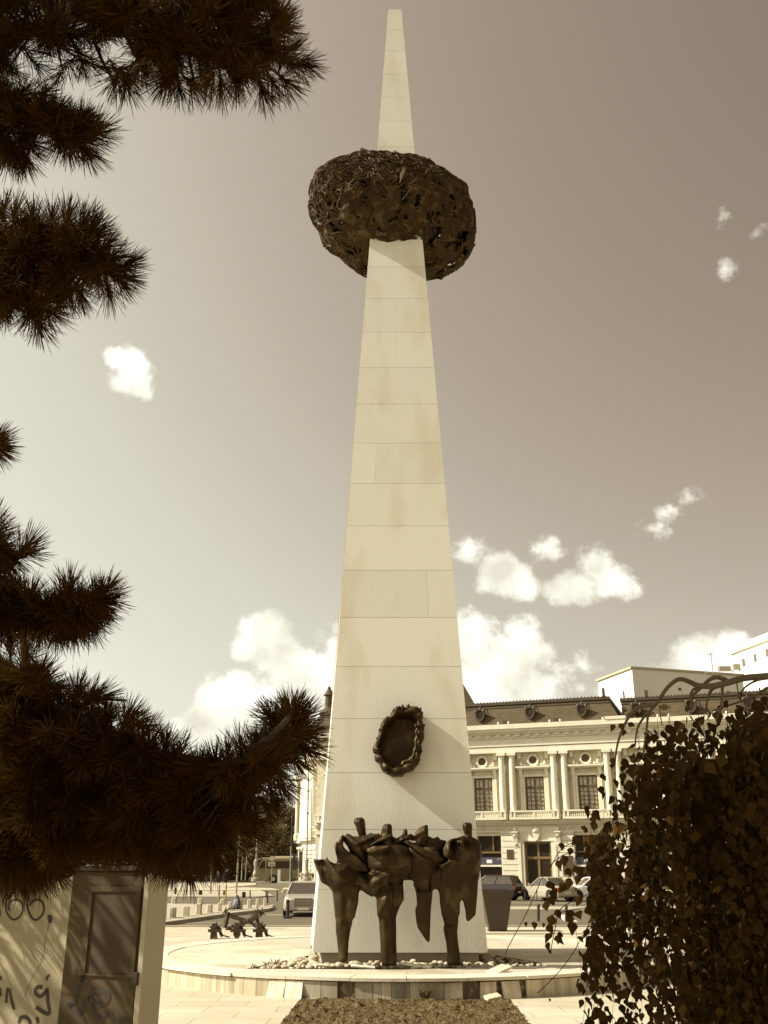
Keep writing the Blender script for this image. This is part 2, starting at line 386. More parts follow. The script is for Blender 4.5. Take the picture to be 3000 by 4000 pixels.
# coping slabs: ring of flat stones with a few knocked askew
random.seed(3)
b = MB(); a = R(150)
rim_slabs = []
while a < R(390):
    w = random.uniform(.75, 1.15) / CR; a1 = min(a + w, R(390))
    b.tint = random.uniform(.86, 1.06); e = .004 / 1
    dz = random.uniform(-.004, .006); dr = random.uniform(-.02, .03)
    aa, bb_ = a + .0012, a1 - .0012
    st = 4; top = []; bot = []
    for k in range(st + 1): top.append(circ(aa + (bb_ - aa) * k / st, CR + .04 + dr, PZ + .012 + dz))
    for k in range(st, -1, -1): top.append(circ(aa + (bb_ - aa) * k / st, CR - RIM - .02 - (.0), PZ + .012 + dz))
    b.prism(top, (0, 0, -.05)); a = a1
b.build('coping', m_coping, plat)
b = MB(); a = R(30)
while a < R(150):
    a1 = min(a + 1.0 / CR, R(150)); b.tint = random.uniform(.9, 1.05)
    b.prism([circ(a + .001, CR + .03, PZ + .012), circ(a1 - .001, CR + .03, PZ + .012), circ(a1 - .001, CR - RIM, PZ + .012), circ(a + .001, CR - RIM, PZ + .012)], (0, 0, -.05)); a = a1
b.build('coping', m_coping, plat)
# facing slabs round the wall; missing and leaning ones near the viewer
def ang_of(px, py=3865):
    r = ray(px, py); dx, dy = r.x, r.y; ln = math.hypot(dx, dy); dx /= ln; dy /= ln
    B_ = -(CX * dx + CY * dy); C_ = CX * CX + CY * CY - CR * CR; t = -B_ - math.sqrt(B_ * B_ - C_)
    return math.atan2(t * dy - CY, t * dx - CX) % (2 * math.pi)
edges = [622, 668, 700, 735, 770, 803, 845, 878, 912, 950, 1000, 1050, 1116, 1183, 1252, 1318, 1386, 1455, 1490, 1528, 1600, 1668, 1738, 1808, 1876, 1940, 1960, 2030, 2058, 2120, 2190, 2260, 2330, 2400, 2470, 2530]
gone = {(1183, 1252): 0, (1318, 1386): 1, (1808, 1876): 1, (1940, 1960): 1, (2030, 2058): 1}
lean = {(1050, 1116), (1116, 1183), (1876, 1940), (1960, 2030), (1738, 1808)}
dark = {(1386, 1455): .72, (1455, 1490): .8, (1490, 1528): 1.1, (1528, 1600): .52, (1668, 1738): .66, (1738, 1808): 1.2, (1600, 1668): .88, (1252, 1318): .62, (1183, 1252): .72, (1050, 1116): 1.45, (1116, 1183): 1.5}
b = MB(); cnt = 0
def slab(a0, a1, tint, tilt=0.0, twist=0.0, h=PZ - .055):
    b = MB(); b.tint = tint; aa, bb_ = a0 + .0006, a1 - .0006
    pts = [circ(aa, CR, 0), circ(bb_, CR, 0), circ(bb_, CR - .05, 0), circ(aa, CR - .05, 0)]
    m = (circ((a0 + a1) / 2, 1, 0) - Vector((CX, CY, 0)))
    lo = [p + m * tilt for p in pts]; hi = [p + Vector((0, 0, h)) for p in pts]
    if twist:
        tn = Vector((-m.y, m.x, 0)); lo = [p + tn * twist for p in lo]
    b.loft([lo, hi]); return b.build('facing_slab', m_slab, plat)
random.seed(11)
for i in range(len(edges) - 1):
    k = (edges[i], edges[i + 1]); a0, a1 = ang_of(k[0]), ang_of(k[1])
    if k in gone and gone[k] == 1: continue
    if k in lean: slab(a0, a1, dark.get(k, 1.1), random.uniform(.05, .10), random.uniform(-.02, .03), PZ - .06); continue
    slab(a0, a1, dark.get(k, random.uniform(.78, 1.2)))
a = ang_of(2530)
while a < ang_of(622) + 2 * math.pi - .15:
    slab(a, a + .145, random.uniform(.85, 1.1)); a += .145
# loose rubble stones in front of the gaps
for (x, y, s, nm) in [(1372, 3912, .05, 'largest of the four'), (1350, 3908, .035, 'leftmost of the four'), (1384, 3900, .03, 'smallest and rightmost of the four'), (1360, 3917, .04, 'nearest of the four')]:
    b = MB(); p = G(x, y, 0); b.tint = 1.3; b.rock((p.x, p.y, s * .45), (s, s * .8, s * .6), 1, x); tag(b.build('rubble_stone', m_stone), 'small pale broken stone below the wall gap, ' + nm, 'stone', 'rubble by the platform wall')
b = MB(); b.tint = 1.4; p = G(1925, 3908, 0); Mx = Matrix.Translation(p + Vector((0, 0, .045))) @ Euler((R(12), R(-8), R(20))).to_matrix().to_4x4()
b.bevbox((-.13, -.09, -.03), (.13, .09, .03), .008, Mx); tag(b.build('broken_slab', m_stone), 'pale broken slab piece lying on the soil at the foot of the platform wall', 'stone')
b = MB(); b.tint = 1.45; p = zp(1950, 3800); Mx = Matrix.Translation(p + Vector((0, 0, .05))) @ Euler((R(4), R(-14), R(35))).to_matrix().to_4x4()
b.bevbox((-.2, -.14, -.02), (.2, .14, .02), .006, Mx); tag(b.build('loose_slab', m_stone), 'tilted loose white slab resting on the right part of the platform rim', 'stone')
# dark earth bed in the foreground: furrowed sheet
sb = [G(1100, 4000), G(1172, 3904), G(1560, 3912), G(1990, 3906), G(2065, 4000)]
x0, x1, y0 = G(1172, 3906).x, G(1985, 3906).x, 12.0
b = MB(); NX, NY = 120, 150; vs = []
eL0, eL1, eR0, eR1 = G(1172, 3904), G(1100, 4000), G(1985, 3906), G(2065, 4000)
for j in range(NY + 1):
    for i in range(NX + 1):
        y = y0 + (17.62 - y0) * j / NY
        xl = eL0.x + (eL1.x - eL0.x) * (eL0.y - y) / (eL0.y - eL1.y); xr_ = eR0.x + (eR1.x - eR0.x) * (eR0.y - y) / (eR0.y - eR1.y)
        x = xl + (xr_ - xl) * i / NX + .03 * noise.noise(Vector((i * .9, y * 3, 5)))
        h = .03 + .05 * noise.noise(Vector((x * 2.6, y * 2.6, 0))) + .07 * max(0, noise.noise(Vector((x * 6, y * 6, 3)))) + .03 * noise.noise(Vector((x * 16, y * 16, 9)))
        h *= min(1, max(.12, (17.60 - y) / .45))
        if i in (0, NX) or j in (0, NY): h = .004
        vs.append(Vector((x, y, max(.004, h))))
b.add(vs, [(j * (NX + 1) + i, j * (NX + 1) + i + 1, (j + 1) * (NX + 1) + i + 1, (j + 1) * (NX + 1) + i) for j in range(NY) for i in range(NX)])
structure(b.build('soil_bed', m_soil, recalc=False))
# pebbles in the pit
random.seed(21)
proto = []
for k in range(9):
    b = MB(); b.tint = [1.0, 1.25, .8, 1.1, .95, 1.35, .7, 1.15, .9][k]; b.rock((0, 0, 0), (1, random.uniform(.65, .9), random.uniform(.45, .62)), 2, k * 3 + 1)
    o = b.build('pebble', m_stone, smooth=True, origin=(0, 0, 0)); proto.append(o)
    tag(o, 'rounded river stone in the bed around the foot of the obelisk', 'stone', 'river stones round the obelisk foot')
placed = 0; tries = 0; spots = []
def in_poly(x, y, P):
    c = False
    for i in range(len(P)):
        p, q = P[i], P[i - 1]
        if (p.y > y) != (q.y > y) and x < (q.x - p.x) * (y - p.y) / (q.y - p.y) + p.x: c = not c
    return c
while placed < 215 and tries < 9000:
    tries += 1
    px = random.uniform(985, 2110); py = random.uniform(3738, 3786); p = G(px, py, PZ - .03)
    if not in_poly(p.x, p.y, pit): continue
    if abs(px - 1560) < 330 and p.y > 20.25: continue
    s = random.uniform(.045, .105) * (1.0 if 1050 < px < 1920 else .75)
    if px > 1900 and random.random() < .55: continue
    if any((p.x - q[0]) ** 2 + ((p.y - q[1]) * .8) ** 2 < (s * .75 + q[2] * .75) ** 2 * .9 for q in spots): continue
    spots.append((p.x, p.y, s))
    o = proto[placed] if placed < 9 else proto[random.randrange(9)].copy()
    if placed >= 9: COL.objects.link(o)
    hill = .07 * math.exp(-((px - 1560) / 330) ** 2) * random.uniform(.1, 1)
    o.location = (p.x, p.y, PZ - .05 + s * .3 + hill); o.scale = (s, s, s); o.rotation_euler = (random.uniform(-.3, .3), random.uniform(-.3, .3), random.uniform(0, 6.3)); placed += 1
for k, (px, py, w, rz, lb) in enumerate([(1418, 3783, .22, .1, 'flat pale slab piece on the left front edge of the river stones'), (1625, 3778, .30, -.3, 'flat pale slab piece before the middle of the river stones'), (1255, 3778, .15, .6, 'short flat slab piece between river stones left of the left bronze leg')]):
    b = MB(); b.tint = 1.3; p = zp(px, py); Mx = Matrix.Translation(p + Vector((0, 0, .03))) @ Euler((R(6), R(5), rz)).to_matrix().to_4x4()
    b.bevbox((-w, -.07, -.015), (w, .07, .015), .005, Mx); tag(b.build('slab_piece', m_coping), lb, 'stone')

m_weed = M('weed_leaf', (.14, .10, .035), (.09, .06, .02), 8, .9, spec=.1)
def weed(px, py, z, h, n, label, seed):
    random.seed(seed); p = G(px, py, z); b = MB()
    for k in range(n):
        a = random.uniform(0, 6.28); d = Vector((math.cos(a) * .5, math.sin(a) * .5, 1)).normalized(); s = Vector((-math.sin(a), math.cos(a), 0)) * .006; q = p + Vector((random.gauss(0, .03), random.gauss(0, .02), 0)); L_ = h * random.uniform(.5, 1)
        b.face([q - s, q + s, q + s * .6 + d * L_ * .6, q + d * L_ + Vector((math.cos(a), math.sin(a), 0)) * L_ * .2, q - s * .6 + d * L_ * .6])
    tag(b.build('weed', m_weed, recalc=False), label, 'plant')
for args in [(1042, 3772, PZ, .13, 14, 'small dry weed sprouting at the left end of the pit edge', 1), (1075, 3768, PZ, .16, 12, 'taller dry weed beside a smaller one at the left pit edge', 2), (990, 3779, PZ, .09, 9, 'tiny dry weed at the far left tip of the pit', 3), (1655, 3908, 0, .26, 40, 'bushy dry weed against the middle of the platform wall', 4), (1185, 3903, 0, .08, 12, 'small weed at the left corner of the soil bed', 5), (1790, 3908, 0, .07, 10, 'small weed under the right gap of the platform wall', 6)]: weed(*args)

# ================================================================== OBELISK
ZB = EYE - .0756 * 20.2; FD = 20.2; LEAN = .0488
def OB(x, y, off=0.0):
    r = ray(x, y); t = (FD - off + LEAN * (EYE - ZB)) / (r.y - LEAN * r.z)
    return Vector((0, 0, EYE)) + r * t
def fl(y): return 1222 + (1517 - 1222) * (3721 - y) / (3721 - 36)
def fr(y): return 1905 + (1568 - 1905) * (3721 - y) / (3721 - 35)
ob = thing('obelisk', 'tall white marble clad tapering obelisk pierced by a dark bronze mass', 'monument', (OB(1563, 3721).x, 22.0, ZB - .2))
joints = [3721, 3475, 3240, 3018, 2807, 2604, 2412, 2228, 2054, 1888, 1731, 1579, 1436, 1298, 1166, 1042, 925, 815, 715, 622, 573, 474, 380, 288, 200, 117, 36]
def corners(y):
    a, c = OB(fl(y), y), OB(fr(y), y); h = (3721 - y) / 3685.0
    z = a.z; c.z = z
    dep = 3.5 * (1 - h) + .42 * h
    rb = ray(fl(y) - (5.5 - 2.0 * h), y); tb = (z - EYE) / rb.z if abs(rb.z) > .02 else 0
    # back left corner: level with the front one, seen just left of the front edge
    Y = a.y + dep; X = (rb.x / rb.y) * Y if False else (a.x / a.y) * Y - (8.5 - 3.5 * h) / FPX * Y * 1.02
    return a, c, Vector((c.x + (-.02 if h < .9 else 0), c.y + dep, z)), Vector((X, Y, z))
random.seed(5)
split = {2228: .76, 1731: .26, 1298: .5, 1166: .5}
b = MB(); core = MB()
for i in range(len(joints) - 1):
    y0, y1 = joints[i], joints[i + 1]; A0, A1 = corners(y0), corners(y1)
    g = .007 if i else 0.0
    def lerp(k):
        return [A0[j] + (A1[j] - A0[j]) * k for j in range(4)]
    H = A1[0].z - A0[0].z; P0, P1 = lerp(g / H / 2), lerp(1 - g / H / 2)
    s = split.get(y1); cuts = [0] + ([s] if s else []) + [1]
    if i in (0,): cuts = [0, 1]
    for k in range(len(cuts) - 1):
        c0 = cuts[k] + (.0006 if k else 0); c1 = cuts[k + 1] - (.0006 if k < len(cuts) - 2 else 0)
        b.tint = random.uniform(.955, 1.03)
        q = lambda P, c, back: (P[0] + (P[1] - P[0]) * c) if not back else (P[3] + (P[2] - P[3]) * c)
        b.loft([[q(P0, c0, 0), q(P0, c1, 0), q(P0, c1, 1), q(P0, c0, 1)], [q(P1, c0, 0), q(P1, c1, 0), q(P1, c1, 1), q(P1, c0, 1)]])
b.build('shaft', m_marble, ob)
def inset(P, e): 
    m = sum(P, Vector()) / 4
    return [p + Vector(((m - p).x / abs((m - p).x) * e, (m - p).y / abs((m - p).y) * e, 0)) for p in P]
core.loft([inset(corners(3721), .03), inset(corners(60), .03)]); core.build('core', m_marble_core, ob)
c = corners(3721); pl = inset(c, .16)
b = MB(); b.loft([[Vector((p.x, p.y, PZ - .12)) for p in pl], [Vector((p.x, p.y, ZB - .001)) for p in pl]]); b.build('plinth', m_plinth, ob)

# ------------------------------------------------ pierced bronze mass high on the obelisk
NC = PT(1532, 838, 1.0) - Vector((0, 0, EYE)); NC.normalize()
ND = 27.6
nest_c = Vector((0, 0, EYE)) + NC * ND
ax = corners(780); axc = sum(ax, Vector()) / 4
nest_c = Vector((0, 0, EYE)) + NC * ((axc.y + .15) / NC.y)
ND = (nest_c - Vector((0, 0, EYE))).length
outl = [(1439,589),(1370,605),(1304,616),(1230,669),(1208,741),(1201,794),(1205,866),(1234,905),(1273,975),(1343,1021),(1396,1069),(1434,1076),(1540,1112),(1664,1100),(1729,1088),(1806,1035),(1849,958),(1859,871),(1852,799),(1825,731),(1767,683),(1709,649),(1642,613),(1526,596)]
e3 = NC; e1 = Vector((1, 0, 0)); e2 = e1.cross(e3).normalized()
if e2.z < 0: e2 = -e2
prof = []
for x, y in outl:
    r = ray(x, y).normalized(); t = ND / r.dot(NC); v = Vector((0, 0, EYE)) + r * t - nest_c
    prof.append((math.atan2(v.dot(e2), v.dot(e1)) % (2 * math.pi), v.length))
prof.sort()
def rad(a):
    a %= 2 * math.pi
    for i in range(len(prof)):
        a0, r0 = prof[i]; a1, r1 = prof[(i + 1) % len(prof)]
        if i == len(prof) - 1: a1 += 2 * math.pi
        aa = a if a >= prof[0][0] else a + 2 * math.pi
        if a0 <= aa <= a1:
            k = (aa - a0) / max(1e-6, a1 - a0); k = k * k * (3 - 2 * k) * .3 + k * .7
            return r0 + (r1 - r0) * k
    return prof[0][1]
def NP(a, w, h=0.0):
    """point on the mass: a round the outline, w from -90 (front) to +90 (back); h stands off the skin"""
    ca, sw = math.cos(w), math.sin(w)
    d = e1 * math.cos(a) + e2 * math.sin(a)
    p = d * (rad(a) * ca) + e3 * ((1.66 if sw < 0 else 2.0) * sw)
    nrm_ = (d * ca + e3 * sw)
    q = nest_c + p
    n3 = noise.noise(q * .9) * .12 + abs(noise.noise(q * 2.0)) * .13
    return q + nrm_ * (n3 - .12 + h)
random.seed(9)
NA, NW = 150, 84
# holes are seeded; around each a small cluster of quads is dropped
quads = {}
nestm = MB(); vs = []; grid = {}
for j in range(NW + 1):
    w = -math.pi / 2 + math.pi * j / NW * .999 + .0005
    for i in range(NA):
        a = 2 * math.pi * i / NA; q = NP(a, w); grid[(i, j)] = len(vs)
        vs.append(q + Vector((noise.noise(q * 5), noise.noise(q * 5 + Vector((9, 0, 0))), noise.noise(q * 5 + Vector((0, 9, 0))))) * .035)
fs = []; tints = []
for j in range(NW):
    for i in range(NA):
        q = vs[grid[(i, j)]]
        hv = noise.noise(q * 3.1 + Vector((4, 1, 7))) + .5 * noise.noise(q * 6.3)
        big = noise.noise(q * .8 + Vector((2, 8, 3)))
        if hv > .27 - .14 * big and random.random() < .96: continue
        fs.append((grid[(i, j)], grid[((i + 1) % NA, j)], grid[((i + 1) % NA, j + 1)], grid[(i, j + 1)]))
nest = thing('pierced_bronze_crown', 'large dark lumpy woven bronze mass skewered high on the obelisk', 'sculpture', (nest_c.x, nest_c.y, nest_c.z - 1.6))
nestm.add(vs, fs); nestm.t = [random.uniform(.8, 1.1) for _ in fs]
shell = nestm.build('shell', m_nest, nest, recalc=False)
so = shell.modifiers.new('thick', 'SOLIDIFY'); so.thickness = .05; so.offset = -1
inm = MB(); vs2 = [nest_c + (v - nest_c) * .86 for v in vs]; fs2 = []  # dark lining added to stand for the shade inside the mass
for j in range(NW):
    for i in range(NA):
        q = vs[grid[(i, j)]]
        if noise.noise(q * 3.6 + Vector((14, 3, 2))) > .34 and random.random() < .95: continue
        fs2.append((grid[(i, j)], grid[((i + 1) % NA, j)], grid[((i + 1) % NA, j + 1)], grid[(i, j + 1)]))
inm.add(vs2, fs2); inm.build('shade_lining', m_dark, nest, recalc=False)
# rods: woven wires running along the skin, denser towards the upper left
rods = MB(); random.seed(13)
def NV(v, h):
    """point on the mass in the direction v of its own frame (x right, y up, z away)"""
    v = v.normalized(); return NP(math.atan2(v.y, v.x), math.asin(max(-1, min(1, v.z))), h)
def rnd_unit(): return Vector((random.gauss(0, 1), random.gauss(0, 1), random.gauss(0, 1))).normalized()
def strand(v, tdir, L_, r, h, wob=.10):
    t = (tdir - v * tdir.dot(v)).normalized(); s_ = v.cross(t); pts = []; n = 9; ph = random.uniform(0, 6)
    for k in range(n):
        q = L_ * (k / (n - 1) - .5); pts.append(NV(v * math.cos(q) + t * math.sin(q) + s_ * (wob * math.sin(ph + k * .8)), h + .03 * math.sin(3.14 * k / (n - 1))))
    rods.tint = random.uniform(.8, 1.5)
    rods.tube(pts, [r * .5] + [r] * (n - 2) + [r * .5], 4)
for _ in range(430):
    v = rnd_unit(); th = random.choice([0, 1.57]) + random.gauss(0, .4)
    strand(v, Vector((math.cos(th), math.sin(th), random.gauss(0, .3))), random.uniform(.18, .6), random.uniform(.012, .034), random.uniform(.0, .05))
for _ in range(330):          # finer lattice on the upper left
    v = Vector((-.62 + random.gauss(0, .30), .55 + random.gauss(0, .28), -.55 + random.gauss(0, .3))).normalized(); th = random.choice([0, 1.57, .3, 1.9]) + random.gauss(0, .18)
    strand(v, Vector((math.cos(th), math.sin(th), 0)), random.uniform(.10, .30), random.uniform(.010, .020), random.uniform(.03, .09), .04)
for _ in range(150):
    v = Vector((random.gauss(0, .6), .8, -.4 + random.gauss(0, .4))).normalized(); th = random.choice([0, 1.57]) + random.gauss(0, .3)
    strand(v, Vector((math.cos(th), math.sin(th), 0)), random.uniform(.10, .30), random.uniform(.010, .024), random.uniform(.03, .08), .04)
rods.build('woven_rods', m_nest, nest)
flaps = MB(); random.seed(17)
def flap(a, w, th, L_, wd, lift):
    c0 = NP(a, w, .02); c1 = NP(a + math.cos(th) * L_ * .5, w + math.sin(th) * L_ * .5, lift * .6); c2 = NP(a + math.cos(th) * L_, w + math.sin(th) * L_, lift)
    s0 = NP(a - math.sin(th) * wd, w + math.cos(th) * wd, .03); s1 = NP(a + math.sin(th) * wd, w - math.cos(th) * wd, .03)
    m0 = NP(a + math.cos(th) * L_ * .55 - math.sin(th) * wd * .8, w + math.sin(th) * L_ * .55 + math.cos(th) * wd * .8, lift * .35)
    m1 = NP(a + math.cos(th) * L_ * .55 + math.sin(th) * wd * .8, w + math.sin(th) * L_ * .55 - math.cos(th) * wd * .8, lift * .35)
    flaps.tint = random.uniform(.9, 1.5)
    n = len(flaps.v); th_ = (c0 - nest_c).normalized() * -.03
    P = [s0, c0, s1, m0, c1, m1, c2]
    flaps.add([p for p in P] + [p + th_ for p in P], [(0,1,4,3),(1,2,5,4),(3,4,6),(4,5,6),(7,10,11,8),(8,11,12,9),(10,13,11),(11,13,12),(0,3,10,7),(3,6,13,10),(6,5,12,13),(5,2,9,12)])
for _ in range(6):
    a = random.uniform(0, 6.28); w = random.uniform(-1.0, .9)
    flap(a, w, random.uniform(0, 6.28), random.uniform(.12, .3), random.uniform(.03, .09), random.uniform(.05, .18))
for a in [1.1, 1.35, 1.5, 1.7, 1.9, 2.05, 2.2, 2.4, 2.6, 2.75, 2.9, 3.1, 3.3, .9, .7, .5, 3.5, 5.3, 5.8, 5.0, .1, 6.1]:
    for w in (-.3, .05):
        flap(a + random.uniform(-.1, .1), w + random.uniform(-.15, .15), random.choice([1.57, -1.57, 0]) + random.uniform(-.5, .5), random.uniform(.10, .22), random.uniform(.03, .08), random.uniform(.06, .15))
for (px, py, th, L_, wd, lf) in [(1262, 690, -.9, .34, .08, .16), (1240, 690, 1.2, .22, .04, .16), (1600, 640, -1.4, .55, .12, .3), (1620, 720, -1.5, .4, .05, .3), (1440, 600, 1.3, .25, .12, .2)]:
    r = ray(px, py).normalized(); v = (Vector((0, 0, EYE)) + r * (ND / r.dot(NC)) - nest_c); a = math.atan2(v.dot(e2), v.dot(e1)); k = min(.97, v.length / rad(a)); w = -math.acos(k)
    flap(a, w, th, L_, wd, lf)
flaps.build('bronze_leaves', m_nest, nest)

# ------------------------------------------------ ruffled bronze wreath on the front face
wr = thing('bronze_wreath', 'oval ruffled dark bronze wreath hanging on the front face of the obelisk', 'wreath', OB(1560, 3040, 0))
wout = [(1595,2768),(1640,2778),(1640,2790),(1650,2800),(1646,2830),(1657,2842),(1648,2860),(1655,2885),(1646,2905),(1648,2940),(1640,2960),(1635,2990),(1612,3012),(1580,3022),(1575,3036),(1535,3038),(1510,3030),(1492,3012),(1482,2990),(1464,2975),(1466,2950),(1456,2942),(1464,2915),(1475,2885),(1482,2862),(1484,2845),(1500,2825),(1520,2808),(1538,2785),(1560,2772)]
wn = Vector((0, -1, LEAN)).normalized()
wc = OB(1556, 2903)
def sub_poly(P, k=3):
    o = []
    for i in range(len(P)):
        for j in range(k): o.append((P[i][0] + (P[(i + 1) % len(P)][0] - P[i][0]) * j / k, P[i][1] + (P[(i + 1) % len(P)][1] - P[i][1]) * j / k))
    return o
W2 = sub_poly(wout, 3); P0 = [OB(x, y) for x, y in W2]
random.seed(4)
ruf = [1 + .03 * math.sin(i * .9) + random.uniform(-.035, .035) for i in range(len(P0))]
def wring(k, off, rr=1.0, up=0.0): return [wc + (p - wc) * (k * (1 + (ruf[i] - 1) * rr)) + wn * (off + .03 * rr * math.sin(i * 1.05)) for i, p in enumerate(P0)]
b = MB()
rings = [wring(.98, .005, .2), wring(1.0, .10, .6), wring(.96, .22, 1.2), wring(1.0, .34, 1.0), wring(.93, .42, 1.4), wring(.83, .44, 1.0), wring(.74, .36, .6), wring(.70, .2, .3), wring(.68, .06, .1)]
b.loft(rings + [rings[0]], caps=False); rim_ = b.build('ruffled_rim', m_bronze, wr); cast(rim_, .022, 2)
b = MB(); b.face(wring(.7, .07, .1)); o = b.build('back_plate', m_bronze, wr, recalc=False)
b = MB(); random.seed(6)
for i in range(0, len(P0), 4):
    p = P0[i]; d = (p - wc).normalized(); t = d.cross(wn).normalized()
    base = wc + (p - wc) * .93; tip = wc + (p - wc) * 1.05 + wn * random.uniform(.30, .5)
    b.add([base + t * .09 + wn * .12, base - t * .09 + wn * .15, tip, base + wn * .44 - d * .10, wc + (p - wc) * .80 + wn * .40], [(0, 1, 2), (0, 2, 3), (1, 3, 2), (0, 3, 4), (1, 4, 3), (0, 4, 1)])
cast(b.build('ruffle', m_bronze, wr), .018, 1)
b = MB(); ci = [i for i, (x, y) in enumerate(W2) if y > 2810 and x > 1560]
pts = [wc + (P0[i] - wc) * .72 + wn * (.40) for i in ci]
b.tube(pts, .028, 5); b.build('inner_band', m_bronze, wr)
# ================================================================== BRONZE FIGURE GROUP
ZX = .4822
FY = 19.45
def SPt(zx, zy, dY=0.0):
    return PY(1150 + zx * ZX, 3100 + zy * ZX, FY + dY)
def upx(p):   # metres per crop unit at point
    return ZX / FPX * (p.y / 1.09)
random.seed(31)
def lump(mb, secs, n=8, jit=.10, dep=None):
    n += n % 2
    """secs: (x0, x1, y, depth half (m), depth centre (m)[, tilt]) in crop units; faceted loft through them"""
    rings = []
    js = [random.uniform(-.3, .3) for _ in range(n)]
    for k, s in enumerate(secs):
        x0, x1, y, dh, dc = s[:5]; tilt = s[5] if len(s) > 5 else 0
        ring = []
        for j in range(n):
            a = 2 * math.pi * (j + .5 * 0) / n + (js[j] * .25 if j % (n // 2) else 0)
            ca, sa = math.cos(a), math.sin(a)
            ca = math.copysign(abs(ca) ** .8, ca); m = 1 + random.uniform(-jit, jit) * (0 if abs(ca) > .9 else 1)
            xx = (x0 + x1) / 2 + (x1 - x0) / 2 * ca * (1 if abs(ca) > .9 else m)
            ring.append(SPt(xx, y + tilt * ca + random.uniform(-3, 3), dc + dh * sa * m))
        rings.append(ring)
    mb.loft(rings)
def shard(mb, pts, d0, d1, ridge=None):
    """solid shard: outline in crop units, front depth d0, back depth d1, optional ridge point pulled forward"""
    F_ = [SPt(x, y, d0 + random.uniform(-.02, .02)) for x, y in pts]; B_ = [SPt(x, y, d1) for x, y in pts]
    n = len(pts)
    cx = sum(p[0] for p in pts) / n; cy = sum(p[1] for p in pts) / n
    rx, ry, rd = ridge if ridge else (cx, cy, -.10)
    r = SPt(rx, ry, d0 + rd)
    mb.add(F_ + B_ + [r], [(i, (i + 1) % n, 2 * n) for i in range(n)] + [tuple(range(2 * n - 1, n - 1, -1))] + [(i, i + n, (i + 1) % n + n, (i + 1) % n) for i in range(n)])
grp = thing('bronze_figure_group', 'dark bronze group of abstract standing figures in front of the obelisk foot', 'sculpture', (SPt(760, 1380).x, FY, .36))
# ---- left figure
b = MB()
lump(b, [(362,432,1365,.11,0),(345,440,1200,.13,0),(335,452,1120,.14,0),(333,468,1040,.15,0),(326,478,1000,.16,0),(318,500,900,.17,0),(305,525,780,.19,0),(300,528,735,.2,0)], 9, .12)
lump(b, [(300,530,790,.18,0),(262,545,735,.26,-.04),(246,560,680,.30,-.06),(240,548,620,.30,-.06),(238,500,570,.26,-.05)], 10, .06)
shard(b, [(262,500),(275,540),(330,570),(425,578),(440,600),(455,722),(400,735),(325,705),(275,640),(255,570)], -.34, -.1, (350, 660, -.14))
shard(b, [(152,537),(205,560),(245,545),(262,600),(300,760),(255,740),(215,718),(190,640),(170,590)], -.12, .08, (210, 640, -.1))
shard(b, [(150,530),(245,532),(245,548),(190,552)], -.16, .05)
shard(b, [(345,415),(358,385),(385,395),(405,440),(440,470),(520,520),(585,580),(602,612),(590,638),(540,625),(450,600),(400,572),(345,545)], -.32, .0, (430, 540, -.02))
shard(b, [(350,388),(388,330),(402,335),(400,400),(358,390)], -.30, -.1, (378, 370, -.06))
shard(b, [(322,405),(345,390),(345,520),(330,470)], -.34, -.2)
lump(b, [(455,560,640,.2,.05),(470,640,720,.18,.05),(560,655,800,.10,.03),(620,652,835,.05,.02)], 7, .1)
shard(b, [(400,760),(526,750),(518,880),(488,1010),(470,1015),(466,1070),(448,1090),(420,1000)], -.14, .12, (460, 860, -.05))
fa = b.build('figure', m_bronze, grp)
# ---- second figure: tall head, folded wing-like shoulders, diagonal band
b = MB()
shard(b, [(395,345),(430,322),(470,345),(530,345),(600,330),(690,322),(700,345),(640,365),(600,400),(585,450),(580,520),(600,610),(545,540),(480,480),(430,430),(400,390)], -.22, .12, (510, 410, -.14))
shard(b, [(420,330),(428,322),(455,330),(458,345),(435,348)], -.1, .1)
shard(b, [(560,350),(590,335),(620,315),(640,335),(665,322),(692,325),(640,352),(600,372),(545,385)], -.05, .15)
shard(b, [(560,430),(700,360),(790,320),(800,350),(700,400),(640,425),(580,455)], -.26, .05, (660, 395, -.08))
lump(b, [(440,560,600,.2,.1),(445,600,680,.22,.1),(470,640,760,.16,.08)], 7)
fb = b.build('figure', m_bronze, grp); fb['label'] = 'bronze figure with a tall tilted head behind the left leg'
b = MB()
lump(b, [(535,590,395,.08,.02),(515,582,330,.10,0),(496,577,270,.12,0),(478,574,230,.13,0),(484,568,205,.10,0),(505,550,194,.05,0)], 8, .05)
b.build('head', m_bronze, fb)
# ---- central figure
b = MB()
lump(b, [(706,832,1395,.15,-.12),(696,830,1250,.16,-.12),(688,828,1120,.17,-.12),(680,826,1000,.18,-.12),(672,850,930,.20,-.12),(664,885,860,.22,-.12),(660,888,800,.24,-.12),(690,880,720,.26,-.1),(700,885,660,.26,-.1)], 9, .10)
lump(b, [(640,930,690,.24,-.08),(600,960,640,.34,-.12),(580,980,580,.40,-.15),(578,990,510,.40,-.15),(586,950,450,.34,-.12),(620,900,415,.22,-.08),(690,840,395,.12,-.02)], 10, .05)
shard(b, [(578,470),(590,440),(700,425),(780,418),(690,450),(620,490)], -.54, -.2, (680, 440, -.04))
shard(b, [(592,450),(640,420),(700,430),(775,420),(770,440),(690,470),(610,490)], -.58, -.3, (690, 450, -.03))
shard(b, [(615,700),(650,680),(735,645),(790,640),(760,690),(700,720),(625,770),(618,740)], -.50, -.1, (690, 690, -.10))
shard(b, [(590,640),(640,635),(700,650),(660,672),(620,675)], -.45, -.1)
shard(b, [(625,745),(700,715),(770,690),(760,730),(690,790),(655,840),(628,800)], -.46, -.1, (690, 750, -.10))
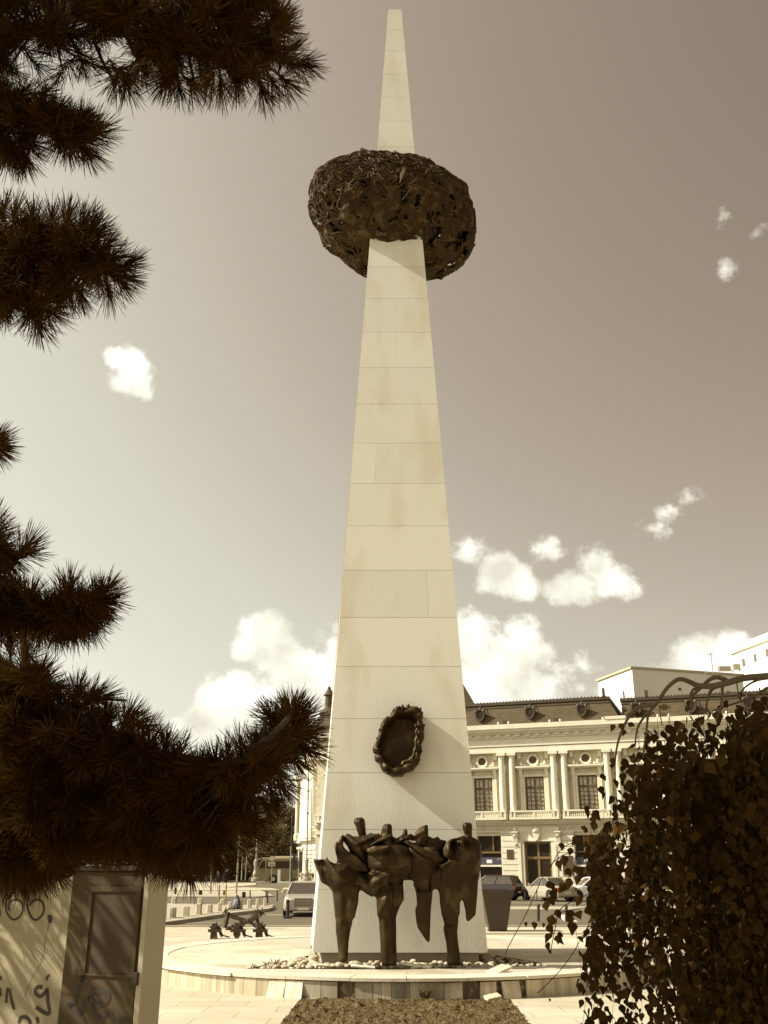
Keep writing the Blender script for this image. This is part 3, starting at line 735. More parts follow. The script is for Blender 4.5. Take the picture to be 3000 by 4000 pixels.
shard(b, [(665,830),(700,780),(735,740),(790,735),(800,780),(795,900),(770,1030),(740,1010),(700,990),(672,995),(665,900)], -.40, -.1, (740, 860, -.16))
shard(b, [(820,720),(880,735),(888,860),(850,915),(825,920)], -.28, .0, (850, 820, -.08))
shard(b, [(480,620),(560,640),(640,690),(655,740),(640,835),(600,800),(530,745),(470,740)], -.2, .1, (570, 710, -.10))
shard(b, [(420,400),(450,355),(560,345),(700,345),(800,375),(905,390),(985,430),(1010,560),(880,640),(600,620),(520,560),(450,480)], -.04, .14, (700, 480, -.02))
shard(b, [(560,560),(700,600),(880,600),(885,690),(860,760),(690,760),(600,700)], -.10, .12, (740, 650, -.02))
fc = b.build('figure', m_bronze, grp); fc['label'] = 'central bronze figure with a bulging torso and one thick leg'
b = MB()
lump(b, [(684,804,430,.14,-.12),(692,798,380,.13,-.1),(700,794,320,.13,-.08),(710,792,280,.13,-.08),(716,790,256,.10,-.08),(735,775,246,.05,-.08)], 8, .05)
b.build('head', m_bronze, fc)
# ---- middle right figure with cone head and hanging leg
b = MB()
lump(b, [(1076,1094,1205,.02,.05),(1040,1098,1150,.06,.05),(1000,1100,1092,.09,.05),(985,1102,1040,.12,.05),(978,1106,950,.15,.05),(990,1112,900,.16,.05),(985,1122,790,.18,.05),(965,1140,700,.22,.02),(930,1160,630,.26,0)], 9, .08)
lump(b, [(880,1180,700,.20,.05),(850,1190,620,.30,0),(840,1190,540,.32,-.02),(870,1150,460,.28,0),(900,1100,400,.2,.05)], 10, .06)
shard(b, [(880,390),(920,375),(1000,420),(1080,470),(1170,480),(1180,510),(1120,520),(1050,512),(960,450)], -.46, -.1, (1020, 460, -.06))
shard(b, [(1060,430),(1150,440),(1172,480),(1100,490)], -.40, -.1, (1110, 460, -.05))
shard(b, [(1065,330),(1100,350),(1130,365),(1160,342),(1180,372),(1235,382),(1215,430),(1190,470),(1140,440),(1070,425)], -.18, .12, (1120, 400, -.06))
shard(b, [(1080,520),(1150,490),(1210,520),(1215,550),(1180,570),(1130,560)], -.38, .0)
shard(b, [(985,800),(1115,790),(1106,905),(1100,1090),(1096,1200),(1082,1207),(1040,1152),(1030,1096),(998,1090),(984,1000),(977,935),(1000,905)], -.16, .1, (1050, 950, -.06))
shard(b, [(840,600),(862,800),(874,740),(884,690),(904,674),(928,668),(952,680),(966,710),(976,770),(992,840),(1010,600)], -.18, .12, (920, 630, -.06))
shard(b, [(880,420),(960,395),(1070,400),(1130,420),(1210,460),(1240,520),(1240,640),(1180,680),(900,660)], -.04, .16, (1080, 520, -.02))
fd = b.build('figure', m_bronze, grp); fd['label'] = 'bronze figure with a broad cone head and a leg that ends above the stones'
b = MB()
shard(b, [(968,345),(980,310),(1010,275),(1040,262),(1068,252),(1082,258),(1085,330),(1070,430),(1000,420),(975,380)], -.22, .06, (1060, 300, -.06))
b.build('head', m_bronze, fd)
# ---- small crouched figure behind
b = MB()
shard(b, [(780,390),(830,360),(860,345),(870,360),(860,330),(900,345),(940,322),(975,345),(985,385),(950,382),(910,370),(880,400),(820,420),(770,410)], -.14, .1, (880, 375, -.1))
shard(b, [(790,340),(840,372),(800,400),(785,390)], -.05, .1)
fe = b.build('figure', m_bronze, grp); fe['label'] = 'small crouched bronze figure between the two taller heads'
b = MB(); lump(b, [(868,925,390,.09,0),(872,918,330,.09,0),(880,916,302,.08,0),(886,910,288,.05,0)], 8, .05); b.build('head', m_bronze, fe)
# ---- right figure
b = MB()
lump(b, [(1232,1352,1390,.15,-.05),(1236,1340,1290,.15,-.05),(1226,1326,1190,.16,-.05),(1206,1322,1110,.17,-.05),(1215,1328,1060,.17,-.05),(1190,1332,980,.18,-.05),(1176,1340,880,.2,-.05),(1172,1350,780,.22,-.05),(1130,1400,680,.26,-.03),(1140,1420,620,.28,-.03)], 9, .09)
lump(b, [(1402,1412,1038,.04,0),(1388,1466,985,.08,0),(1374,1472,910,.12,0),(1350,1484,800,.16,0),(1345,1490,700,.2,0),(1340,1500,640,.22,0)], 8, .08)
lump(b, [(1140,1500,690,.22,-.02),(1165,1508,600,.32,-.05),(1215,1520,540,.30,-.04),(1225,1522,470,.30,-.03),(1235,1515,410,.24,0),(1270,1490,375,.16,0),(1330,1450,352,.08,0)], 10, .05)
shard(b, [(1165,565),(1200,575),(1260,535),(1335,548),(1260,572),(1210,585),(1190,620)], -.46, -.1, (1240, 560, -.04))
shard(b, [(1230,395),(1260,370),(1330,352),(1370,340),(1440,380),(1380,375),(1300,365),(1250,400),(1215,500),(1200,520),(1205,460)], -.40, -.05, (1300, 362, -.03))
shard(b, [(1235,430),(1262,390),(1275,500),(1225,530)], -.42, -.2)
shard(b, [(1335,400),(1350,372),(1368,380),(1370,450)], -.40, -.2)
shard(b, [(1352,700),(1490,640),(1484,800),(1468,985),(1408,1036),(1390,1022),(1384,935),(1348,800)], -.20, .12, (1420, 820, -.06))
shard(b, [(1196,640),(1345,640),(1340,980),(1300,1010),(1222,1010),(1180,900),(1172,780)], -.22, .1, (1270, 860, -.08))
shard(b, [(1205,1085),(1226,1060),(1300,1050),(1300,1120),(1225,1130)], -.2, .1)
shard(b, [(1090,600),(1108,820),(1120,790),(1134,772),(1150,768),(1166,782),(1178,840),(1220,600)], -.16, .1, (1150, 660, -.06))
ff = b.build('figure', m_bronze, grp); ff['label'] = 'rightmost bronze figure with an egg shaped head and broad shoulders'
b = MB()
lump(b, [(1372,1446,372,.12,-.02),(1380,1440,335,.11,-.02),(1366,1440,300,.13,-.02),(1358,1442,265,.14,-.02),(1364,1436,243,.12,-.02),(1385,1418,234,.06,-.02)], 9, .05)
b.build('head', m_bronze, ff)

for f_ in (fa, fb, fc, fd, fe, ff):
    cast(f_, .024, 4)
    for h_ in [x for x in bpy.data.objects if x.parent == f_]: cast(h_, .014, 1)

# ================================================================== LONG BUILDING, RIGHT
u1 = ray(1849, 2853); u2 = ray(2386, 2828); pa = Vector((u1.x / u1.z, u1.y / u1.z, 0)); pb = Vector((u2.x / u2.z, u2.y / u2.z, 0))
fd_ = (pb - pa).normalized(); A0 = pa * (80.0 / pa.y)
class Fac:
    """a facade: s to the right along the wall, z up, n out of the wall towards the square"""
    def __init__(s, o, rz): s.o = o; s.rz = rz
bl = thing('stucco_building', 'long ornate stucco building with paired columns and dark mansard roof right of the obelisk', 'building', A0, math.atan2(fd_.y, fd_.x))
nT = Vector((fd_.y, -fd_.x, 0))
def FP(x, y, off=0.0):
    r = ray(x, y); A = A0 + nT * off; t = A.dot(nT) / (r.x * nT.x + r.y * nT.y); q = Vector((0, 0, EYE)) + r * t
    return (q - A0).dot(fd_), q.z
# local axes: x = s, -y = out of the wall
def fbox(mb, s0, s1, z0, z1, n0, n1): mb.box((s0, -n1, z0), (s1, -n0, z1))
def wall_holes(mb, s0, s1, z0, z1, holes, n=0.0, rev=.3):
    xs = sorted(set([s0, s1] + [h[0] for h in holes] + [h[1] for h in holes])); zs = sorted(set([z0, z1] + [h[2] for h in holes] + [h[3] for h in holes]))
    xs = [x for x in xs if s0 <= x <= s1]; zs = [z for z in zs if z0 <= z <= z1]
    for i in range(len(xs) - 1):
        for k in range(len(zs) - 1):
            cx, cz = (xs[i] + xs[i + 1]) / 2, (zs[k] + zs[k + 1]) / 2
            if any(h[0] < cx < h[1] and h[2] < cz < h[3] for h in holes): continue
            mb.face([(xs[i], -n, zs[k]), (xs[i + 1], -n, zs[k]), (xs[i + 1], -n, zs[k + 1]), (xs[i], -n, zs[k + 1])])
    for a, c, d, e in holes:
        mb.face([(a, -n, d), (a, -n + rev, d), (a, -n + rev, e), (a, -n, e)]); mb.face([(c, -n, d), (c, -n, e), (c, -n + rev, e), (c, -n + rev, d)])
        mb.face([(a, -n, e), (a, -n + rev, e), (c, -n + rev, e), (c, -n, e)]); mb.face([(a, -n, d), (c, -n, d), (c, -n + rev, d), (a, -n + rev, d)])
BAY = 4.19; bays = [.67 + BAY * k for k in range(-3, 8)]
S0, S1 = bays[0] - 2.1, bays[-1] + 2.1
holes = [(c - .75, c + .75, 6.3, 8.9) for c in bays]
door_c = 4.85
for c in bays:
    if abs(c - door_c) < .3: holes.append((c - 1.04, c + 1.04, .15, 4.0))
    else: holes.append((c - 1.28, c + 1.28, .55, 4.45))
b = MB(); wall_holes(b, S0, S1, 0, 12.0, holes, 0, .35); b.box((S0, .9, 0), (S1, 12, 13.2)); b.build('wall', m_wallp, bl, local=True, recalc=False)
# belts, cornice, frieze
b = MB()
for (z0, z1, n1) in [(5.28, 5.42, .18), (5.42, 5.62, .42), (10.80, 10.95, .50), (10.95, 11.25, .46), (11.3, 11.42, .52), (11.93, 12.03, .56), (12.25, 12.42, .72), (12.42, 12.62, .98), (12.62, 12.98, 1.12), (.0, .5, .12), (4.72, 4.80, .14)]:
    fbox(b, S0, S1, z0, z1, .003, n1)
fbox(b, S0, S1, 11.43, 11.92, .003, .44); fbox(b, S0, S1, 12.04, 12.24, .003, .5)
x = S0
while x < S1:
    fbox(b, x, x + .42, 12.045, 12.235, .505, .66); x += .8
fbox(b, 10.9, 12.5, 12.985, 13.22, .3, 1.18)
b.build('cornice', m_trim, bl, local=True)
# rusticated piers between ground floor openings
def pier(s0, s1):
    b = MB(); z = .55; fbox(b, s0, s1, .52, 4.66, .002, .10)
    while z < 4.55:
        b.bevbox((s0, -.19, z + .02), (s1, -.08, min(z + .40, 4.6)), .02); z += .435
    fbox(b, s0 - .05, s1 + .05, 4.61, 4.715, .1, .26)
    b.build('rusticated_pier', m_trim, bl, local=True)
for i in range(len(bays) - 1):
    a = bays[i] + (1.5 if abs(bays[i] - door_c) < .3 else 1.33); c = bays[i + 1] - (1.5 if abs(bays[i + 1] - door_c) < .3 else 1.33); pier(a, c)
# paired columns
def column(s):
    b = MB(); c = (s, -.36, 0)
    fbox(b, s - .36, s + .36, 5.625, 5.97, .05, .68)
    b.lathe([(.33, 5.97), (.34, 6.03), (.30, 6.09), (.29, 6.14), (.265, 6.2), (.265, 7.6), (.235, 10.25), (.235, 10.33), (.27, 10.36), (.24, 10.40), (.28, 10.5), (.31, 10.56)], c, 18)
    fbox(b, s - .36, s + .36, 10.56, 10.78, .05, .70)
    return b.build('column', m_trim, bl, smooth=False, local=True)
c0 = column(0.0); first = True
for cbay in [x + BAY / 2 for x in bays[:-1]]:
    for d in (-.42, .42):
        if first: c0.location = (cbay + d, 0, 0); first = False
        else: k = c0.copy(); COL.objects.link(k); k.parent = bl; k.location = (cbay + d, 0, 0)
def auto_smooth(o): pass
# windows, roundels, hoods, balconies
def win_proto():
    f = MB()
    z0, z1 = 6.3, 8.9; s0, s1 = -.75, .75; n0, n1 = -.26, -.16
    for a in (s0, s1 - .10): fbox(f, a, a + .10, z0, z1, n0, n1)
    fbox(f, s0 + .1, s1 - .1, z1 - .09, z1, n0, n1); fbox(f, s0 + .1, s1 - .1, z0, z0 + .12, n0, n1)
    fbox(f, s0 + .1, s1 - .1, 8.02, 8.16, n0, n1 + .03); fbox(f, -.06, .06, z0 + .12, 8.02, n0, n1 + .02); fbox(f, -.05, .05, 8.16, z1 - .09, n0, n1 + .01)
    for sx in (-.37, .37):
        fbox(f, sx - .018, sx + .018, z0 + .12, 8.02, n0 + .02, n1 - .02); fbox(f, sx - .018, sx + .018, 8.16, z1 - .09, n0 + .02, n1 - .02)
    for k in range(1, 5):
        zz = z0 + .12 + k * (8.02 - z0 - .12) / 5
        for a, c in ((-.65, -.39), (-.35, -.06), (.06, .35), (.39, .65)): fbox(f, a, c, zz - .018, zz + .018, n0 + .02, n1 - .02)
    fr_ = f.build('window', m_wood, bl, local=True)
    p = MB(); p.face([(-.7, .25, 6.3), (.7, .25, 6.3), (.7, .25, 8.9), (-.7, .25, 8.9)]); p.build('pane', m_pane, fr_, local=True, recalc=False)
    return fr_
def orn_proto():
    o = MB()
    # hood, brackets, surround, roundel wreath
    fbox(o, -1.38, 1.38, 9.58, 9.70, .003, .52); fbox(o, -1.30, 1.30, 9.48, 9.58, .003, .42)
    for sx in (-1.04, 1.04):
        o.loft([[(sx - .11, -.004, 8.85), (sx + .11, -.004, 8.85), (sx + .11, -.10, 8.85), (sx - .11, -.10, 8.85)], [(sx - .13, -.004, 9.2), (sx + .13, -.004, 9.2), (sx + .13, -.2, 9.2), (sx - .13, -.2, 9.2)], [(sx - .13, -.004, 9.475), (sx + .13, -.004, 9.475), (sx + .13, -.38, 9.475), (sx - .13, -.38, 9.475)]])
        fbox(o, sx - .10, sx + .10, 6.3, 8.84, .003, .09)
        o.rock((sx * .9, -.2, 9.9), (.17, .14, .2), 1, 3)
        o.rock((sx * .66, -.16, 9.82), (.12, .1, .12), 1, 5)
        fbox(o, sx * 1.06 - .14, sx * 1.06 + .14, 10.3, 10.78, .003, .2)
    fbox(o, -.93, -.78, 6.3, 8.9, .003, .06); fbox(o, .78, .93, 6.3, 8.9, .003, .06); fbox(o, -.93, .93, 8.92, 9.06, .003, .08)
    n = 18; ring = []
    rings = []
    for k in range(n + 1):
        a = 2 * math.pi * k / n; rr = []
        for j in range(6):
            t = 2 * math.pi * j / 6; r = .40 + .09 * math.cos(t); rr.append((r * math.cos(a), -.10 - .10 * math.sin(t), 10.2 + r * math.sin(a)))
        rings.append(rr)
    o.loft(rings, caps=False)
    for k in range(7):
        a = R(200 + 20 * k); o.rock((.50 * math.cos(a), -.16, 10.2 + .50 * math.sin(a)), (.09, .09, .08), 1, k)
    orn = o.build('window_surround', m_trim, bl, local=True)
    g = MB(); g.face([(.33 * math.cos(2 * math.pi * k / 16), -.06, 10.2 + .33 * math.sin(2 * math.pi * k / 16)) for k in range(16)]); g.build('roundel_glass', m_wood, orn, local=True, recalc=False)
    return orn
def bal_proto():
    o = MB()
    w = 1.93
    fbox(o, -w, w, 5.625, 5.80, .05, .82); fbox(o, -w, w, 6.18, 6.30, .62, .84)
    for sx in (-w, -w + .32, w - .14 - .32, w - .14, -.07): fbox(o, sx, sx + .14, 5.80, 6.18, .64, .82)
    x = -w + .22
    for k in range(19):
        x = -w + .58 + k * (2 * w - 1.16) / 18
        if abs(x) < .1: continue
        o.lathe([(.03, 5.80), (.055, 5.88), (.03, 6.02), (.03, 6.12), (.05, 6.18)], (x, -.73, 0), 6)
    for sx in (-w, w - .1): fbox(o, sx, sx + .1, 6.18, 6.3, .05, .62)
    return o.build('balcony', m_trim, bl, local=True)
wp, op, bp = win_proto(), orn_proto(), bal_proto()
for k, c in enumerate(bays):
    for q in (wp, op, bp):
        if k == 0: q.location = (c, 0, 0); continue
        d = q.copy(); COL.objects.link(d); d.parent = bl; d.location = (c, 0, 0)
        for ch in [x for x in bpy.data.objects if x.parent == q]:
            e = ch.copy(); COL.objects.link(e); e.parent = d
# shop fronts
m_blue = M('sign_blue', (.060, .052, .075), (.048, .042, .062), 2, .5)
m_signw = M('sign_white', (.75, .73, .62), None, 2, .6)
m_gold = M('gold_frame', (.20, .12, .03), (.15, .09, .02), 3, .5)
for k, c in enumerate(bays):
    if abs(c - door_c) < .3: continue
    s = MB(); s.face([(c - 1.28, .3, .55), (c + 1.28, .3, .55), (c + 1.28, .3, 4.45), (c - 1.28, .3, 4.45)]); sh = s.build('shop_window', m_dglass, bl, local=True, recalc=False)
    f = MB()
    fbox(f, c - 1.27, c + 1.27, 3.16, 3.28, -.28, -.12); fbox(f, c + .55, c + .66, 3.28, 4.44, -.28, -.14); fbox(f, c - .66, c - .55, 3.28, 4.44, -.28, -.14); fbox(f, c - 1.27, c + 1.27, .56, .72, -.28, -.1)
    f.build('shop_frame', m_gold, sh, local=True)
    g = MB(); fbox(g, c - 1.27, c + 1.27, 2.33, 2.86, -.2, -.05); g.build('sign_band', m_blue, sh, local=True)
    g = MB(); fbox(g, c - 1.27, c + 1.27, 2.16, 2.30, -.2, .0); g.build('sign_trim', m_trim, sh, local=True)
    if abs(c - .67) < .1:
        g = MB(); fbox(g, c + .05, c + .50, 2.42, 2.68, -.05 + .002, -.03); g.build('name_plate', m_signw, sh, local=True)
        g = MB()
        for q in range(7):
            a = R(150 - q * 22); x = c + 1.12 + .22 * math.cos(a) * 1.0; z = 2.52 + .24 * math.sin(a); g.box((x - .022, .028, z - .022), (x + .022, .046, z + .022))
        g.build('star', m_signw, sh, local=True)
def text_obj(s, txt, size, loc, rot, mat, parent, depth=.004):
    cu = bpy.data.curves.new('lettering', 'FONT'); cu.body = txt; cu.size = size; cu.extrude = depth; cu.align_x = 'CENTER'; cu.align_y = 'CENTER'
    o = bpy.data.objects.new('lettering', cu); COL.objects.link(o)
    me = bpy.data.meshes.new_from_object(o.evaluated_get(bpy.context.evaluated_depsgraph_get())) ; bpy.data.objects.remove(o)
    o = bpy.data.objects.new('lettering', me); COL.objects.link(o); me.materials.append(mat)
    o.location = loc; o.rotation_euler = rot; o.parent = parent; return o
sgn = [x for x in bpy.data.objects if x.name.startswith('sign_band')]
for sb_ in sgn:
    xs = [v.co.x for v in sb_.data.vertices]; cx = (min(xs) + max(xs)) / 2
    if abs(cx - 9.05) < .2:
        text_obj(0, 'Hu', .42, (cx - .45, .05 - .008, 2.6), (R(90), 0, 0), m_signw, sb_.parent); text_obj(0, 'NE', .40, (cx + .75, .05 - .008, 2.6), (R(90), 0, 0), m_signw, sb_.parent)
# entrance
c = door_c
dr = MB(); dr.box((c - 1.04, .28, .15), (c + 1.04, .34, 4.0)); d_ = dr.build('door', m_door, bl, local=True)
f = MB()
for a, e in ((-1.03, -.88), (.88, 1.03), (-.09, .09)): fbox(f, c + a, c + e, .18, 3.98, -.27, -.18)
fbox(f, c - 1.03, c + 1.03, 2.72, 2.9, -.27, -.15); fbox(f, c - 1.03, c + 1.03, 3.86, 3.99, -.27, -.16); fbox(f, c - 1.03, c + 1.03, .18, .6, -.27, -.18)
f.build('door_frame', m_gold, d_, local=True)
f = MB()
for a, e in ((-.86, -.12), (.12, .86)): fbox(f, c + a, c + e, .75, 2.6, -.27, -.235); fbox(f, c + a, c + e, 2.98, 3.8, -.27, -.235)
f.build('door_glass', m_dglass, d_, local=True)
f = MB(); fbox(f, c - 1.62, c - 1.06, .2, 4.1, .003, .16); fbox(f, c + 1.06, c + 1.62, .2, 4.1, .003, .16); fbox(f, c - 1.5, c - 1.3, .2, 4.0, .16, .24); fbox(f, c + 1.3, c + 1.5, .2, 4.0, .16, .24)
fbox(f, c - 1.62, c + 1.62, 4.02, 4.12, .005, .22); fbox(f, c - 1.7, c + 1.7, 4.13, 5.1, .003, .10)
f.loft([[(c + x, -.1, z) for x, z in ((-.12, 4.05), (.12, 4.05), (.42, 4.75), (.40, 5.1), (-.40, 5.1), (-.42, 4.75))], [(c + x * .8, -.34, z) for x, z in ((-.10, 4.1), (.10, 4.1), (.40, 4.78), (.34, 5.05), (-.34, 5.05), (-.40, 4.78))]])
f.rock((c, -.32, 4.85), (.34, .14, .26), 2, 2)
for sx in (-1.68, 1.68):
    f.loft([[(c + sx - .17, -.01, 3.5), (c + sx + .17, -.01, 3.5), (c + sx + .17, -.2, 3.5), (c + sx - .17, -.2, 3.5)], [(c + sx - .18, -.01, 4.2), (c + sx + .18, -.01, 4.2), (c + sx + .18, -.34, 4.2), (c + sx - .18, -.34, 4.2)], [(c + sx - .22, -.01, 4.65), (c + sx + .22, -.01, 4.65), (c + sx + .22, -.52, 4.65), (c + sx - .22, -.52, 4.65)]])
    fbox(f, c + sx - .26, c + sx + .26, 4.66, 4.76, .0, .56); f.rock((c + sx, -.42, 4.45), (.15, .12, .1), 1, 4); f.rock((c + sx, -.3, 3.8), (.14, .1, .1), 1, 4); f.rock((c + sx, -.3, 4.95), (.16, .14, .16), 1, 7)
f.build('portal', m_trim, bl, local=True)
f = MB(); fbox(f, 2.42, 2.95, 2.72, 3.42, .19, .23); f.build('plaque', m_wood, bl, local=True)
f = MB(); fbox(f, 6.75, 7.55, 1.55, 2.95, .19, .24); f.build('plaque', m_wood, bl, local=True)
# mansard roof: protruding pavilion and set back wing
def mansard(s0, s1, nf, z0, z1, hipL, hipR, nm):
    b = MB(); sl = .95
    bl_ = [(s0, -nf, z0), (s1, -nf, z0), (s1, 11, z0), (s0, 11, z0)]
    tl_ = [(s0 + hipL, -nf + sl, z1), (s1 - hipR, -nf + sl, z1), (s1 - hipR, 10, z1), (s0 + hipL, 10, z1)]
    b.loft([bl_, tl_]); r = b.build(nm, m_slate, bl, local=True)
    t = MB(); t.box((s0 + hipL - .12, -nf + sl - .14, z1 + .002), (s1 - hipR + .12, 10.1, z1 + .24)); t.box((s0 + hipL - .04, -nf + sl - .20, z1 - .28), (s1 - hipR + .04, -nf + sl + .3, z1 - .20))
    x = s0 + hipL
    while x < s1 - hipR: t.rock((x, -nf + sl - .05, z1 + .27), (.06, .06, .07), 1, 1); x += .28
    t.build('ridge_trim', m_door, r, local=True); return r
rf = mansard(S0, 12.05, .35, 12.99, 14.80, .0, .95, 'roof')
rf2 = mansard(12.052, S1, -.55, 12.985, 14.72, 0, 0, 'roof')
def dormer(c, nf, r):
    """shell shaped dormer: scrolled pointed ring round a dark oval"""
    o = MB(); n = 20; zc = 13.98; rings = []
    for k in range(n + 1):
        a = 2 * math.pi * k / n; x = .36 * math.cos(a); z = .40 * math.sin(a)
        if math.sin(a) < 0: x *= (1 - .35 * abs(math.sin(a)) ** 2); z *= 1.25
        rr = []
        for j in range(6):
            t = 2 * math.pi * j / 6; q = 1 + .28 * math.cos(t); rr.append((c + x * q, nf - .32 - .20 * math.sin(t), zc + z * q))
        rings.append(rr)
    o.loft(rings, caps=False)
    for sx in (-1, 1): o.rock((c + sx * .33, nf - .42, zc + .30), (.15, .13, .18), 1, 2)
    o.rock((c, nf - .35, zc + .50), (.10, .1, .14), 1, 3); o.tube([(c, nf - .2, zc + .6), (c, nf + .1, 14.85), (c, nf + .1, 15.1)], .035, 5)
    o.loft([[(c + .34 * math.cos(2 * math.pi * k / 10), nf - .30, zc + .38 * math.sin(2 * math.pi * k / 10)) for k in range(10)], [(c + .34 * math.cos(2 * math.pi * k / 10), nf + .7, zc + .38 * math.sin(2 * math.pi * k / 10)) for k in range(10)]])
    q = o.build('dormer', m_door, r, local=True); return q
for c in bays:
    r, nf = (rf, .12) if c < 11.5 else (rf2, .95)
    dormer(c, nf, r)
o = MB(); o2 = MB()
for c in bays[:-1]:
    cc = c + BAY / 2
    for d in (-.42, .42): o.rock((cc + d, -.95, 13.1), (.10, .10, .12), 1, 4)
    o2.box((cc - .12, -.6, 13.0), (cc + .12, -.35, 13.35))
o.build('finial', m_signw, bl, local=True); o2.build('roof_vent', m_door, bl, local=True)
f = MB(); f.box((10.75, -.2, 14.9), (10.95, .1, 15.6)); f.box((14.0, .4, 14.85), (14.25, .7, 15.35)); f.build('chimney', m_door, rf, local=True)
# ================================================================== BUILDINGS BEHIND
m_whitewall = M('white_wall', (.80, .75, .62), (.76, .71, .58), .15, .9, .1, 3)
m_ochre = M('ochre_wall', (.50, .42, .26), (.46, .385, .235), .12, .9, .1, 3)
def vert_block(px_corner, y_top, D, left_px, y_left, right_px, y_right, yb_extra=0):
    """box-like block seen at a corner: returns plan points of left end, corner and right end sharing one roof height"""
    r = ray(px_corner, y_top); t = D / r.y; zc = EYE + r.z * t; Cn = Vector((r.x * t, D, 0))
    out_ = []
    for x, y in ((left_px, y_left), (right_px, y_right)):
        q = ray(x, y); t = (zc - EYE) / q.z; out_.append(Vector((q.x * t, q.y * t, 0)))
    return Cn, out_[0], out_[1], zc
Cn, Lp, Rp, zt = vert_block(2468, 2612, 112, 2335, 2662, 2900, 2641)
tb = thing('flat_roofed_block', 'plain windowless flat roofed block rising behind the mansard roof', 'building', (Cn.x, Cn.y, 0))
b = MB(); pts = [Lp, Cn, Rp, Rp + (Lp - Cn)]
b.prism(pts, (0, 0, zt)); b.build('wall', m_whitewall, tb)
b = MB(); nC = lambda p: p + (p - sum(pts, Vector()) / 4).normalized() * .25
b.prism([nC(p) + Vector((0, 0, zt + .01)) for p in pts], (0, 0, .25)); b.build('parapet', m_ochre, tb)
def wallpt(P, Q, x, y, off=.1):
    d = (Q - P).normalized(); n = Vector((d.y, -d.x, 0)); n = n if n.y < 0 else -n
    A = P + n * off; r = ray(x, y); t = A.dot(n) / (r.x * n.x + r.y * n.y); return Vector((0, 0, EYE)) + r * t, n
def wallrect(mb, P, Q, x0, y0, x1, y1, off=.05, th=.1):
    """px rectangle laid as a slab on the vertical wall P-Q"""
    d = (Q - P).normalized(); a, n = wallpt(P, Q, x0, y0, off); c, _ = wallpt(P, Q, x1, y1, off)
    s = (c - a).dot(d); z0, z1 = c.z, a.z
    A = Vector((a.x, a.y, z0)); B_ = A + d * s
    mb.prism([A, B_, B_ + Vector((0, 0, z1 - z0)), A + Vector((0, 0, z1 - z0))], -n * th)
b = MB(); wallrect(b, Lp, Cn, 2432, 2700, 2440, 2730); wallrect(b, Cn, Rp, 2650, 2687, 2662, 2697); wallrect(b, Cn, Rp, 2840, 2700, 2852, 2708); b.build('vent', m_wood, tb)
# tall white office block, top right
Cn2, Lp2, Rp2, zt2 = vert_block(3260, 2400, 128, 2856, 2552, 3500, 2440)
tw = thing('office_block', 'tall sunlit white office block with small square windows at the top right', 'building', (Cn2.x, Cn2.y, 0))
b = MB(); pts = [Lp2, Cn2, Rp2, Rp2 + (Lp2 - Cn2)]; b.prism(pts, (0, 0, zt2)); b.build('wall', m_whitewall, tw)
b = MB(); ctr = sum(pts, Vector()) / 4; b.prism([p + (ctr - p) * .03 + Vector((0, 0, zt2 + .01)) for p in pts], (0, 0, 1.1)); b.build('parapet', m_whitewall, tw)
b = MB(); ledge = []
dd = (Cn2 - Lp2).normalized(); nn_ = Vector((dd.y, -dd.x, 0)); nn_ = nn_ if nn_.y < 0 else -nn_
for zz in (zt2 - .25, zt2 - 4.9): b.prism([Lp2 + Vector((0, 0, zz)), Cn2 + Vector((0, 0, zz)), Cn2 + nn_ * .25 + Vector((0, 0, zz)), Lp2 + nn_ * .25 + Vector((0, 0, zz))], (0, 0, .18))
b.build('ledge', m_ochre, tw)
m_grwin = M('grey_window', (.16, .12, .07), (.12, .09, .05), 3, .3)
for (x, y, w_, h_) in [(2904, 2588, 14, 26), (2949, 2570, 14, 26), (2996, 2550, 14, 26), (3045, 2530, 14, 26), (2880, 2600, 6, 8)]:
    b = MB(); wallrect(b, Lp2, Cn2, x - w_ / 2, y - h_ / 2, x + w_ / 2, y + h_ / 2, .06, .1); b.build('window', m_grwin, tw)
# lower white wing in front of it
Cn3, Lp3, Rp3, zt3 = vert_block(3300, 2500, 122, 2805, 2645, 3500, 2520)
b = MB(); pts = [Lp3, Cn3, Rp3, Rp3 + (Lp3 - Cn3)]; b.prism(pts, (0, 0, zt3)); b.build('wing', m_whitewall, tw)
b = MB(); p, _ = wallpt(Lp3, Cn3, 2848, 2612, 0); b.bevbox((p.x - 1.6, p.y - .3, p.z - .35), (p.x + .2, p.y + .5, p.z + .35), .05); b.tube([p, p + Vector((1.5, .5, -.9))], .08, 5); b.build('roof_lamp', m_grey, tw)
b = MB(); p, _ = wallpt(Lp2, Cn2, 2876, 2604, .5); b.bevbox((p.x - .5, p.y - .3, p.z - .5), (p.x + .5, p.y + .3, p.z + .4), .04); b.build('air_conditioner', m_grey, tw)
p = PY(2786, 2632, 111.5); b = MB(); b.tube([p, p + Vector((0, 0, 2.6))], .05, 5); b.tube([p + Vector((-.5, 0, 2.2)), p + Vector((.3, 0, 2.4))], .035, 4); b.tube([p + Vector((-.9, 0, .1)), p + Vector((.7, 0, -.3))], .13, 5)
tag(b.build('roof_antenna', m_grey), 'thin antenna mast standing on the flat roof of the plain block', 'antenna')
